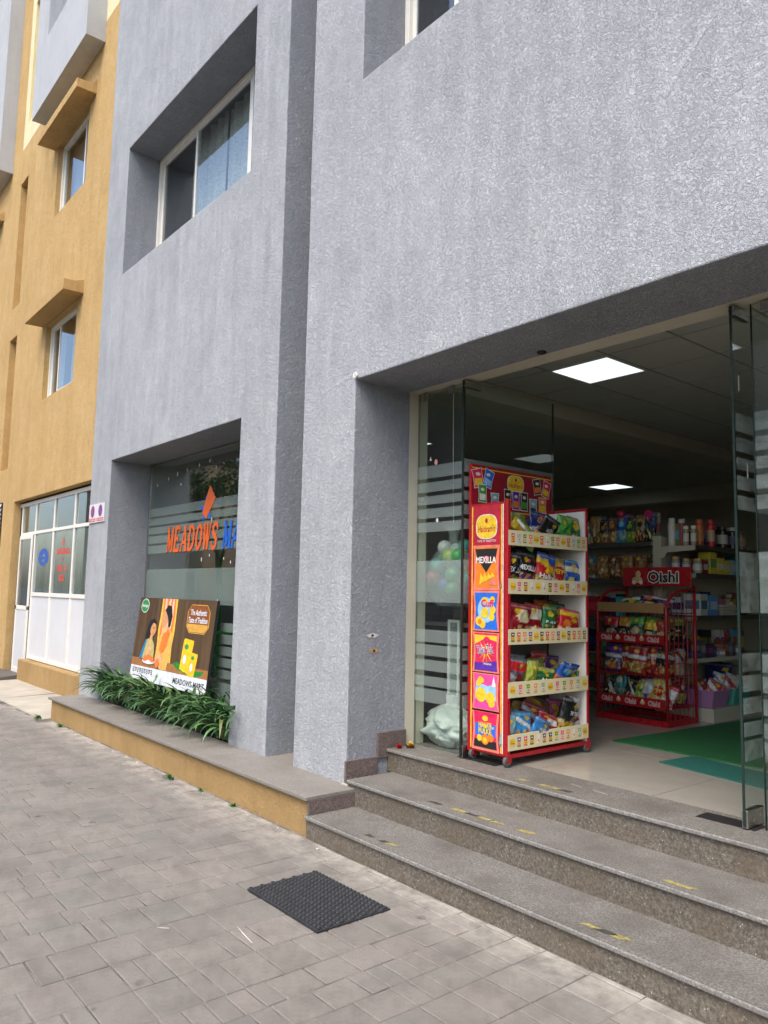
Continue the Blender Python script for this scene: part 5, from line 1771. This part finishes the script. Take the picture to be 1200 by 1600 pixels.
def carton(name, label, cat, grp, x, y, z, w, d, h, c, c2, rz=0):
    b = MB().box(-w / 2, w / 2, -d / 2, d / 2, 0, h)
    o = b.build(name, flat(c, .5), None, local=True, bevel=.002)
    o.location, o.rotation_euler = (x, y, z), (0, 0, rz)
    W[o] = Vector((0, 0, 0))
    b = MB()
    f1 = Fr((0, -d / 2, 0), (1, 0, 0), (0, 0, 1), (0, -1, 0))
    f2 = Fr((w / 2, 0, 0), (0, 1, 0), (0, 0, 1), (1, 0, 0))
    b.rect(f1, -w * .42, w * .42, h * .3, h * .7, 1)
    b.rect(f2, -d * .42, d * .42, h * .3, h * .7, 1)
    b.build('printed_label', flat(c2, .5), o, local=True)
    return tag(o, label, cat, grp)


GG = 'groceries on the beige shelving'
# top shelf of the left run: bagged namkeen with bright twists
top = [('bag tied with a lime twist', LGRN, BRN), ('dark bag with silver crimp', BLK, SIL), ('tan bag of snacks', (.40, .26, .10), BRN), ('black bag with brown window', BLK, (.30, .14, .05)), ('dark brown bag', (.12, .05, .03), (.35, .18, .06)),
       ('bright blue bag', BLU, LBLU), ('green-topped dark bag', (.03, .08, .04), LGRN), ('tan bag with dark top', (.36, .24, .10), BLK), ('blue and black bag', (.03, .07, .2), BLK)]
for k, (d, c, c2) in enumerate(top):
    x = -4.96 + k * .105
    packet('grocery_bag', d + ', top shelf left of the shelving post', 'bag', GG, .115, .24 + .02 * (k % 3), .07, (c, [('band', -1, -.1, c2), OV(shade(c2, 1.6), 0, .3, .5, .2)]), (x, 6.78, 2.087), .1 * (k % 3 - 1), -.06, .04 * (k % 2), 400 + k)
b = MB().lathe([(.004, -.045), (.035, -.03), (.05, .0), (.035, .03), (.004, .045)], (-4.44, 6.78, 2.385), 14)
tag(b.build('round_sweet_jar', flat((.42, .02, .06), .25), None, loc=(-4.44, 6.78, 2.34), smooth=True), 'round red lollipop ball on top of the blue bag', 'sweet', GG)
b = MB()
for k in range(7):
    a = k * .9
    b.poly(Fr((-4.12, 6.76, 2.36), (1, 0, 0), (0, 0, 1), (0, -1, 0)), [(0, 0), (.05 * cos(a), .05 * sin(a)), (.05 * cos(a + .7), .05 * sin(a + .7))], k)
tag(b.build('ribbon_bow', flat((.55, .03, .18), .35), None, loc=(-4.12, 6.76, 2.36)), 'crumpled pink ribbon bow above the left shelf end', 'bow', GG)
# second shelf, left run: wrapped loaves
for k, (d, c, c2) in enumerate((('blue-wrapped loaf', (.03, .16, .30), (.25, .14, .06)), ('loaf with blue waxed wrapper', (.04, .22, .34), (.30, .16, .06)), ('brown loaf in clear film', (.34, .16, .05), (.42, .22, .08)), ('dark rye loaf', (.16, .07, .03), (.25, .12, .05)), ('amber loaf in clear film', (.36, .18, .06), (.44, .24, .09)), ('toasted loaf beside the shelf post', (.28, .13, .05), (.36, .18, .07)))):
    packet('wrapped_loaf', d + ' on the second shelf left of the post', 'bread', GG, .135, .235, .10, (c, [('band', -.6, .3, c2)]), (-4.97 + k * .145, 6.80, 1.727), 0, -.04, .03 * (k % 2), 430 + k)
for k, (d, c) in enumerate((('teal', TEA), ('green', GRN), ('dark red', DRED), ('navy', (.02, .04, .14)))):
    carton('grocery_box', d + ' box on a low shelf left of the wire stand', 'box', GG, -4.42 - k * .17, 6.84, 1.352 - .37 * (k % 2), .14, .2, .2 + .03 * (k % 2), c, shade(c, 2.2))
# right run, top shelf
jr = [('white tall tin at the front shelf corner', -3.90, 6.80, .035, .27, (.62, .60, .58), (.62, .60, .58), None), ('maroon crisp tube', -3.82, 6.84, .037, .26, (.28, .02, .06), (.5, .48, .45), None),
      ('white-capped spice bottle, left of two', -3.745, 6.78, .027, .185, (.30, .26, .20), (.75, .73, .68), (.6, .55, .5)), ('white-capped spice bottle, right of two', -3.675, 6.79, .027, .185, (.30, .26, .20), (.75, .73, .68), (.6, .55, .5)),
      ('orange-red crisp tube', -3.72, 6.98, .037, .26, (.50, .10, .03), (.5, .1, .03), (.55, .2, .05)), ('bright red crisp tube with round emblem', -3.68, 7.12, .037, .265, (.52, .015, .03), (.52, .02, .03), (.5, .35, .25)),
      ('black jar with white round label', -3.69, 7.36, .05, .215, (.02, .018, .016), (.02, .02, .02), (.5, .48, .45)), ('black jar with silver lid', -3.69, 7.56, .05, .22, (.02, .02, .025), (.5, .5, .5), (.10, .12, .2)), ('grey-lidded jar further along', -3.70, 7.76, .05, .2, (.25, .12, .1), (.1, .1, .1), (.45, .3, .25))]
for (d, x, y, r, h, c, l, bd) in jr: jar('grocery_jar', d + ', top right shelf', 'jar', GG, x, y, 2.0415, r, h, c, l, bd)
MB_ = [('gold-lidded jar nearest the post', -3.86, 6.79, .036, .16, (.32, .28, .2), (.55, .38, .1), (.55, .53, .5)), ('gold-lidded jar in the middle', -3.76, 6.80, .036, .14, (.32, .28, .2), (.55, .38, .1), (.5, .5, .46)), ('gold-lidded jar on the right', -3.67, 6.84, .04, .14, (.32, .28, .2), (.55, .38, .1), (.5, .5, .48))]
for (d, x, y, r, h, c, l, bd) in MB_: jar('grocery_jar', d + ', second right shelf', 'jar', GG, x, y, 1.7815, r, h, c, l, bd)
for k, (d, y, w, h, c, c2) in enumerate((('red carton', 6.97, .09, .13, DRED, SIL), ('tall yellow carton with green print', 7.12, .13, .21, (.62, .50, .05), (.15, .3, .1)), ('yellow carton with white print', 7.28, .12, .16, (.60, .46, .05), (.6, .6, .5)), ('small yellow carton', 7.41, .1, .14, (.58, .44, .06), (.5, .5, .45)),
                                         ('pale blue carton, nearer', 7.55, .12, .15, (.22, .38, .45), (.4, .5, .55)), ('pale blue carton, farther', 7.70, .12, .15, (.20, .36, .42), (.4, .5, .55)))):
    carton('grocery_carton', d + ' on the second shelf of the right run', 'carton', GG, -3.72, y, 1.7815, .12, w, h, c, c2)
carton('appliance_box', 'white box with blue picture on the third shelf right of the stand', 'box', GG, -3.73, 6.90, 1.3915, .16, .17, .20, (.55, .54, .50), (.05, .14, .22), .12)
carton('appliance_box', 'blue carton beside the white box, third shelf', 'box', GG, -3.72, 7.10, 1.3915, .14, .13, .19, (.08, .22, .42), (.3, .4, .5), -.1)
b = MB()
for k in range(4): b.box(-3.86, -3.63 - .006 * (k % 2), 7.22 + .006 * k, 7.52 - .005 * k, 1.3915 + .026 * k, 1.3915 + .026 * k + .024)
tag(b.build('folded_cloth', flat((.42, .39, .32), .9), None, loc=(-3.74, 7.37, 1.39), bevel=.01), 'stack of folded cream cloths on the third shelf', 'cloth', GG)
rr = random.Random(9)
dk = [(.03, .04, .12), (.10, .09, .09), (.06, .02, .05), (.02, .05, .16), (.28, .26, .24), (.14, .05, .03), (.05, .05, .06), (.3, .3, .3)]
for k in range(8):
    y = 6.80 + .11 * k
    carton('small_pack', ('%s pack, %s in line along the fourth right shelf' % (('navy', 'grey', 'plum', 'blue', 'pale', 'brown', 'charcoal', 'silver')[k], ('first', 'second', 'third', 'fourth', 'fifth', 'sixth', 'seventh', 'eighth')[k])), 'box', GG, -3.70 - .02 * (k % 2), y, 1.0015, .1, .09, .07 + .06 * ((k * 3) % 4) / 2, dk[k], shade(dk[k], 2.5), rr.uniform(-.2, .2))


def basket(name, label, x, y, c):
    t = thing(name, label, 'basket', (x, y, .573), 'plastic baskets on the bottom shelf')
    m = flat(c, .4)
    b = MB()
    w0, d0, w1, d1, h = .15, .125, .19, .16, .15
    o = [(-w0, -d0, 0), (w0, -d0, 0), (w0, d0, 0), (-w0, d0, 0), (-w1, -d1, h), (w1, -d1, h), (w1, d1, h), (-w1, d1, h)]
    i_ = [(p[0] * .95, p[1] * .95, p[2] + (.006 if k < 4 else 0)) for k, p in enumerate(o)]
    b.add([(x + p[0], y + p[1], .575 + p[2]) for p in o + i_], [(3, 2, 1, 0), (0, 1, 5, 4), (1, 2, 6, 5), (2, 3, 7, 6), (3, 0, 4, 7), (8, 9, 10, 11), (12, 13, 9, 8), (13, 14, 10, 9), (14, 15, 11, 10), (15, 12, 8, 11)])
    b.build('tub', m, t)
    b = MB()
    b.tube([(x + sx_ * w1, y + sy * d1, .575 + h) for sx_, sy in ((-1, -1), (1, -1), (1, 1), (-1, 1))], .008, 6, closed=True)
    b.build('rim', m, t)
    return t


basket('plastic_basket', 'lilac plastic basket of packets on the bottom shelf by the wire stand', -3.66, 6.86, (.42, .20, .40))
basket('plastic_basket', 'sea-green plastic basket of packets next to the lilac basket', -3.64, 7.22, (.10, .36, .30))
bp = [('dark red packet', -3.72, 6.84, (.30, .02, .04), WHT), ('red and white packet', -3.60, 6.86, (.45, .05, .05), WHT), ('white and red packet', -3.62, 6.93, WHT, (.5, .05, .05)), ('maroon packet', -3.74, 6.92, MAR, SIL)]
for k, (d, x, y, c, c2) in enumerate(bp): packet('snack_packet', d + ' in the lilac plastic basket', 'packet', 'packets in the plastic baskets', .15, .17, .05, (c, [('diag', -.2, .3, .5, c2)]), (x, y, .64), .6 * k, -.5, .3, 470 + k)
bp = [('white and blue packet', -3.70, 7.18, WHT, BLU), ('silver packet', -3.60, 7.20, SIL, (.4, .05, .05)), ('blue packet', -3.66, 7.28, (.03, .06, .25), WHT)]
for k, (d, x, y, c, c2) in enumerate(bp): packet('snack_packet', d + ' in the sea-green plastic basket', 'packet', 'packets in the plastic baskets', .15, .2, .06, (c, [('diag', -.2, .3, .5, c2), OV(RED, .2, -.3, .3, .2)]), (x, y, .64), .5 + .5 * k, -.3, .2, 480 + k)
packet('snack_packet', 'large navy packet standing behind the sea-green basket', 'packet', GG, .26, .34, .1, ((.02, .03, .14), [OV(SIL, 0, .2, .5, .2)]), (-3.80, 7.42, .574), 1.0, -.1, 0, 490)
packet('snack_packet', 'grey and brown sack standing far along the bottom shelf', 'packet', GG, .26, .3, .1, ((.16, .13, .12), [OV(SIL, 0, .2, .5, .2)]), (-3.76, 7.72, .574), 1.2, -.1, 0, 491)

CN = [('rust', (.30, .09, .03)), ('cream', (.50, .45, .32)), ('navy', (.02, .04, .16)), ('crimson', (.40, .02, .04)), ('olive', (.16, .18, .04)), ('white', (.55, .55, .52)), ('amber', (.48, .26, .04)), ('plum', (.16, .03, .14)), ('teal', (.03, .22, .22)), ('black', (.015, .015, .018)), ('sky-blue', (.12, .30, .48)), ('mustard', (.42, .32, .05)), ('brown', (.14, .06, .03)), ('pink', (.50, .14, .22))]
SHN = ['top', 'second', 'third', 'fourth']
rg = random.Random(88)
for si, z in enumerate(RZ):
    order = CN[:]
    rg.shuffle(order)
    y = 6.80
    for k, (cn, c) in enumerate(order):
        wd = rg.uniform(.07, .12)
        hmax = (.27, .21, .24, .27)[si]
        h = rg.uniform(.5, 1) * hmax
        if k % 3 == 1:
            jar('grocery_jar', '%s jar in the back row, %s shelf of the right run' % (cn, SHN[si]), 'jar', GG, -3.87, y + wd / 2, z + .0015, min(.042, wd * .45), h, c, shade(order[k - 1][1], .8), shade(order[(k + 4) % 14][1], 1.1))
        else:
            carton('grocery_carton', '%s carton in the back row, %s shelf of the right run' % (cn, SHN[si]), 'carton', GG, -3.87, y + wd / 2, z + .0015, .10, wd * .92, h, c, order[(k + 5) % 14][1], rg.uniform(-.08, .08))
        y += wd + .006
for si, z in enumerate(LZ[2:]):
    order = CN[:]
    rg.shuffle(order)
    x = -4.12
    for k, (cn, c) in enumerate(order[:10]):
        wd = rg.uniform(.07, .12)
        carton('grocery_carton', '%s carton on the %s shelf of the left run, mostly hidden' % (cn, ('third', 'fourth', 'lowest')[si]), 'carton', GG, x - wd / 2, 6.97, z + .0015, wd * .92, .1, rg.uniform(.14, .27), c, order[(k + 5) % 14][1], rg.uniform(-.08, .08))
        x -= wd + .006
# second row on the upper left shelves
for si, z in enumerate(LZ[:2]):
    order = CN[:]
    rg.shuffle(order)
    x = -4.12
    for k, (cn, c) in enumerate(order[:9]):
        packet('grocery_bag', '%s bag in the back row of the %s left shelf' % (cn, ('top', 'second')[si]), 'bag', GG, .115, .29 - .03 * (k % 3) - .05 * si, .06, (c, [('band', -.3, .3, order[k + 3][1])]), (x - .05, 6.95, z + .002), .1 * (k % 3 - 1), -.05, .05 * (k % 2), 700 + 20 * si + k)
        x -= .105

# ---- mats inside
m_gmat = plain('green_turf_mat', (.010, .115, .030), .95, var=.2, scale=60, bump=.003, bscale=400)
m_tmat = plain('teal_rubber_mat', (.015, .125, .10), .8, var=.12, scale=40, bump=.002, bscale=300)
tag(MB().add([(-3.50, 5.195, Z3 + .0015), (-1.45, 5.19, Z3 + .0015), (-1.45, 8.8, Z3 + .0015), (-3.30, 8.8, Z3 + .0015)] + [(-3.497, 5.198, Z3 + .012), (-1.453, 5.193, Z3 + .012), (-1.453, 8.797, Z3 + .012), (-3.297, 8.797, Z3 + .012)],
             [(4, 5, 6, 7), (0, 1, 5, 4), (1, 2, 6, 5), (2, 3, 7, 6), (3, 0, 4, 7)]).build('floor_mat', m_gmat, None, loc=(-2.45, 7, Z3)), 'large bright green turf mat on the shop floor', 'mat')
a_ = radians(-10)
o4 = [(-2.88, 4.803), (-2.88 + 1.0 * cos(a_), 4.803 + 1.0 * sin(a_)), (-2.84 + 1.0 * cos(a_), 5.17 + 1.0 * sin(a_)), (-2.84, 5.17)]
tag(MB().add([(x, y, Z3 + .0015) for x, y in o4] + [(x, y, Z3 + .0095) for x, y in o4], [(4, 5, 6, 7), (0, 1, 5, 4), (1, 2, 6, 5), (2, 3, 7, 6), (3, 0, 4, 7)]).build('door_mat', m_tmat, None, loc=(-2.4, 4.95, Z3)), 'small teal mat lying skewed in front of the green turf mat', 'mat')

# ---- behind the narrow glass panel: cabinet, tied bag of balls, white sack
m_cab = plain('brown_laminate', (.11, .085, .065), .5, var=.1)
cb = thing('counter_cabinet', 'brown cabinet with a white top behind the narrow glass panel', 'cabinet', (-4.7, 4.75, Z3))
MB().box(-5.4, -4.0, 4.55, 4.95, Z3 + .001, 1.275).build('carcass', m_cab, cb, bevel=.003)
MB().box(-5.42, -3.98, 4.53, 4.97, 1.276, 1.305).build('top', m_rwhite, cb, bevel=.003)
MB().box(-4.68, -4.672, 4.544, 4.5495, .5, 1.25).build('door_gap', m_dark, cb)
for k, (x, w, h, c) in enumerate(((-4.95, .2, .19, (.05, .05, .055)), (-4.62, .16, .15, (.10, .09, .085)), (-4.34, .18, .17, (.04, .04, .045)))):
    carton('counter_box', ('%s box on the white cabinet top behind the glass' % ('wide black', 'small grey', 'dark')[k]), 'box', 'boxes on the cabinet top', x, 4.76, 1.306, w, .2, h, c, shade(c, 2))
m_ball = [flat(c, .35) for c in ((.10, .42, .12), (.03, .12, .42), (.55, .08, .12), (.45, .55, .08), (.60, .60, .58), (.05, .35, .30))]
bb = thing('bag_of_balls', 'clear plastic bag of coloured balls hanging behind frosted glass', 'bag', (-4.10, 4.06, 1.47))
rr = random.Random(31)
bl = MB().lathe([(.05, 0), (.10, .01), (.10, .02)], (-4.1, 4.06, 1.46), 8)
pos = []
for k in range(200):
    p = Vector((rr.uniform(-.19, .19), rr.uniform(-.10, .10), rr.uniform(.07, .44)))
    zc = p.z - .25
    if (p.x / .2) ** 2 + (p.y / .11) ** 2 + (zc / .24) ** 2 < .9 and all((p - q).length > .085 for q in pos): pos.append(p)
for k, p in enumerate(pos):
    prof = [(.055 * sin(a), -.055 * cos(a)) for a in [pi * (.05 + .9 * j / 8) for j in range(9)]]
    MB().lathe(prof, (-4.10 + p.x, 4.06 + p.y, 1.47 + p.z), 12).build('ball', m_ball[k % 6], bb, smooth=True)
m_film = frosted('clear_plastic_film', (.62, .70, .66), .2)


def sackmesh(cx, cy, z0, rx, ry, h, seed, neck=True, crump=.12, tie=.16):
    b = MB()
    n, m = 72, 44
    for j in range(m + 1):
        t = j / m
        prof = (sin(pi * min(1, t * 1.05 + .12)) ** .55) if t < .82 else max(tie, sin(pi * min(1, .82 * 1.05 + .12)) ** .55 * (1 - (t - .82) / .18))
        if neck and t > .93: prof = tie * (1 + (t - .93) * 9)
        for k in range(n):
            a = 2 * pi * k / n
            nz = mnoise.noise(Vector((cos(a) * 2.1 + seed, sin(a) * 2.1, t * 4.5))) * crump + (abs(mnoise.noise(Vector((cos(a) * 4 + seed, sin(a) * 4, t * 6)))) - .2) * crump * .9 + (abs(mnoise.noise(Vector((cos(a) * 9 + seed, sin(a) * 9, t * 14)))) - .2) * crump * .45
            rr_ = prof * (1 + nz)
            b.v.append(Vector((cx + rx * rr_ * cos(a), cy + ry * rr_ * sin(a), z0 + h * t)))
    for j in range(m):
        for k in range(n):
            b.f.append((j * n + k, j * n + (k + 1) % n, (j + 1) * n + (k + 1) % n, (j + 1) * n + k))
            b.m.append(0)
    b.f += [tuple(reversed(range(n))), tuple(m * n + k for k in range(n))]
    b.m += [0, 0]
    return b


sackmesh(-4.10, 4.06, 1.455, .24, .14, .58, 3, True, .10).build('plastic_film', m_film, bb, smooth=True)
MB().tube([(-4.10, 4.06, 2.03), (-4.10, 4.05, 2.6), (-4.10, 4.04, 3.44)], .003, 5).build('string', m_rwhite, bb)
m_sack = plain('white_carrier_plastic', (.60, .63, .60), .32, var=.05, scale=12, bump=.004, bscale=38)
sk = sackmesh(-4.07, 4.03, Z3 + .002, .22, .14, .36, 8, False, .28, .2).build('plastic_sack', m_sack, None, loc=(-4.07, 4.03, Z3), smooth=True)
tag(sk, 'crumpled white plastic sack slumped on the floor behind the glass', 'sack')
lb = thing('leaning_frame', 'pale narrow window frame leaning behind the glass next to the sack', 'frame', (-4.24, 4.12, Z3))
b = MB()
for (xa, xb, za, zb) in ((-4.262, -4.24, Z3 + .003, 1.35), (-4.16, -4.138, Z3 + .003, 1.35), (-4.24, -4.16, 1.33, 1.35), (-4.24, -4.16, Z3 + .003, Z3 + .025)):
    b.box(xa, xb, 4.17, 4.19, za, zb)
b.build('profile', m_white, lb)
MB().box(-4.24, -4.16, 4.178, 4.182, Z3 + .025, 1.33).build('pane', m_frost, lb)

# green metal rack inside, seen through the shop window
m_gm = plain('green_painted_metal', (.05, .30, .04), .4, var=.05)
gk = thing('green_rack', 'bright green metal rack seen through the shop window glass', 'rack', (-7.6, 5.2, Z3))
for x in (-9.0, -7.6, -6.2):
    for y in (4.7, 5.2): MB().box(x - .02, x + .02, y - .02, y + .02, Z3, 2.75).build('upright', m_gm, gk)
for z in (1.0, 1.75, 2.55):
    for y in (4.7, 5.2): MB().box(-8.98, -6.22, y - .012, y + .012, z - .02, z + .02).build('rail', m_gm, gk)
    MB().box(-8.98, -6.22, 4.713, 5.187, z - .004, z + .012).build('shelf', m_shelfd, gk)

# ------------------------------------------------------------------ strap-leaved plants in the bed
def leaf_mat(name, a, b_):
    t = NT(name)
    g = t.n('NewGeometry')
    c = t.ramp(g.outputs['Random Per Island'], [(0, a), (.6, b_), (.93, shade(b_, 1.7)), (1, (.20, .17, .06))])
    t.b.inputs['Subsurface Weight'].default_value = 0
    return t.done(c, .42, spec=.45)


m_leaf = leaf_mat('strap_leaf', (.026, .072, .024), (.064, .142, .048))
m_weed = leaf_mat('weed_leaf', (.05, .13, .03), (.09, .2, .05))


def strap_leaf(b, base, az, L, w, up, droop, r):
    n = 9
    p = Vector(base)
    el = up
    d2 = Vector((cos(az), sin(az), 0))
    side = Vector((-sin(az), cos(az), 0))
    tw = r.uniform(-.35, .35)
    vs = []
    for i in range(n + 1):
        t = i / n
        wd = w * (1 - .25 * (1 - t)) * (1 - max(0, t - .45) ** 1.8 * 3.0)
        wd = max(.0012, wd)
        s = (side * cos(tw * t) + Vector((0, 0, 1)) * sin(tw * t))
        up_ = d2 * -sin(el) + Vector((0, 0, cos(el)))
        vs += [p - s * wd / 2 + up_ * wd * .22, p, p + s * wd / 2 + up_ * wd * .22]
        st_ = L / n
        p = p + (d2 * cos(el) + Vector((0, 0, sin(el)))) * st_
        el -= droop / n * (.35 + 1.7 * t)
    fs = []
    for i in range(n): fs += [(3 * i, 3 * i + 1, 3 * i + 4, 3 * i + 3), (3 * i + 1, 3 * i + 2, 3 * i + 5, 3 * i + 4)]
    b.add(vs, fs)


rl = random.Random(77)
PN = ['leftmost strap-leaved plant spilling over the end of the ledge', 'strap-leaved plant second from the left in the bed', 'strap-leaved plant third from the left, below the advert emblem',
      'strap-leaved plant fourth from the left, before the pictured woman', 'strap-leaved plant in the middle of the bed', 'strap-leaved plant just right of the bed middle', 'strap-leaved plant below the pictured yellow packs',
      'strap-leaved plant under the right end of the advert board', 'strap-leaved plant second from the grey pillar', 'rightmost strap-leaved plant against the grey pillar']
px = [-8.98, -8.62, -8.27, -7.92, -7.58, -7.24, -6.92, -6.60, -6.32, -6.07]
for k, x in enumerate(px):
    b = MB()
    cy = 3.37 + rl.uniform(-.02, .04)
    for q in range(58):
        az = rl.uniform(0, 2 * pi) if rl.random() < .45 else rl.gauss(-pi / 2, .8)
        bx, by = x + rl.uniform(-.17, .17), cy + rl.uniform(-.09, .09)
        back = sin(az) > .2
        L = rl.uniform(.34, .62) * (.85 if back else 1) * (1.08 if k == 0 else 1)
        strap_leaf(b, (bx, by, .238), az, L, rl.uniform(.034, .054), rl.uniform(.85, 1.45), rl.uniform(1.1, 2.6), rl)
    for p in b.v:      # leaves rest on the coping and stay clear of wall and board
        if p.y < 3.30 and p.y > 2.82 and p.z < .256: p.z = .256 + rl.uniform(0, .006)
        if p.x > -5.96 and p.y > 3.2: p.x = -5.96 - rl.uniform(0, .02)
        if p.x < -9.05 and p.y > 3.2: p.x = -9.05 + rl.uniform(0, .02)
        if p.z < .242: p.z = .242
        lim = 3.50 + .095 * max(0, (p.z - .5) / .93)
        if p.y > lim: p.y = lim - rl.uniform(0, .02)
    o = b.build('strap_leaf_plant', m_leaf, None, loc=(x, cy, .236), smooth=True)
    tag(o, PN[k], 'plant', 'strap-leaved plants along the ledge')
WN = ['small weed at the left end of the ochre ledge', 'tiny weed at the foot of the ledge near its left end', 'green weed growing mid-way along the foot of the ochre ledge', 'small weed right of the middle weed by the ledge foot', 'small weed nearest the steps at the ledge foot']
for k, (x, y, s) in enumerate(((-9.62, 2.765, .10), (-8.93, 2.80, .075), (-6.05, 2.80, .085), (-5.56, 2.825, .045), (-5.06, 2.83, .05))):
    b = MB()
    for q in range(26):
        az = rl.uniform(0, 2 * pi)
        if sin(az) > .3: az = -az
        strap_leaf(b, (x + rl.uniform(-s, s) * .4, y + rl.uniform(-s, s) * .15, .0), az, s * rl.uniform(.5, 1.1), s * .16, rl.uniform(.3, 1.3), rl.uniform(.5, 2), rl)
    for p in b.v:
        p.z = max(p.z, .001)
        if p.x > -9.5: p.y = min(p.y, 2.862)
    tag(b.build('weed', m_weed, None, loc=(x, y, 0), smooth=True), WN[k], 'weed', 'weeds along the foot of the ledge')

# ------------------------------------------------------------------ across the street (seen mirrored in the glass)
m_tan = plain('tan_render', (.56, .40, .24), .9, var=.08, scale=1)
m_crm2 = plain('pale_render', (.78, .70, .54), .9, var=.06, scale=1)


def far_building(name, label, x0, x1, y1, h, m, y0):
    t = thing(name, label, 'building', ((x0 + x1) / 2, y1, -.15))
    MB().box(x0, x1, y0, y1, -.16, h).build('wall', m, t)
    MB().box(x0 - .2, x1 + .2, y0, y1 + .35, h + .001, h + .35).build('roof_slab', m_kerb, t)
    z = 1.2
    while z + 1.6 < h:
        x = x0 + 1.5
        while x + 1.6 < x1 - .5:
            w = MB().box(x, x + 1.5, y1 + .001, y1 + .05, z, z + 1.4).build('window', m_white, t)
            MB().box(x + .08, x + .71, y1 + .051, y1 + .056, z + .08, z + 1.32).build('pane', m_dark, w)
            MB().box(x + .79, x + 1.42, y1 + .051, y1 + .056, z + .08, z + 1.32).build('pane', m_dark, w)
            x += 4.2
        z += 3.2
    return t


far_building('facing_building', 'tan building across the street mirrored in the shop window', -62, -41.5, -13, 9.0, m_tan, -24)
far_building('facing_building', 'pale building across the street mirrored behind the tree', -41.0, -6, -20, 11.2, m_crm2, -30)
tr = thing('street_tree', 'leafy street tree across the road mirrored in the shop window', 'tree', (-36.4, -11.5, -.15))
m_bark = plain('bark', (.09, .065, .045), .95, var=.3, scale=9, bump=.02, bscale=20)
b = MB()
b.tube([(-36.4, -11.5, -.15), (-36.35, -11.5, 1.5), (-36.5, -11.4, 3.2), (-36.4, -11.5, 6.6)], [.22, .18, .15, .08], 10)
for k in range(6):
    a = k * 1.05
    b.tube([(-36.45, -11.45, 2.6 + .25 * k), (-36.45 + 1.0 * cos(a), -11.45 + 1.0 * sin(a), 4.6 + .3 * k), (-36.45 + 1.9 * cos(a), -11.45 + 1.9 * sin(a), 5.6 + .3 * k)], [.09, .06, .03], 7)
b.build('trunk', m_bark, tr, smooth=True)
b = MB()
rt = random.Random(12)
cl = [(Vector((rt.gauss(0, 1.3), rt.gauss(0, 1.3), rt.gauss(0, .8))), rt.uniform(.5, .95)) for k in range(16)]
for k in range(3600):
    c, r = rt.choice(cl)
    d = Vector((rt.gauss(0, 1), rt.gauss(0, 1), rt.gauss(0, 1))).normalized() * r * rt.uniform(.45, 1)
    p = Vector((-36.4, -11.5, 6.9)) + c + d
    u = Vector((rt.gauss(0, 1), rt.gauss(0, 1), rt.gauss(0, 1))).normalized() * .10
    v = u.orthogonal().normalized() * .05
    b.add([p - u, p + v, p + u, p - v], [(0, 1, 2, 3)])
b.build('crown', m_leaf, tr, kind='stuff')
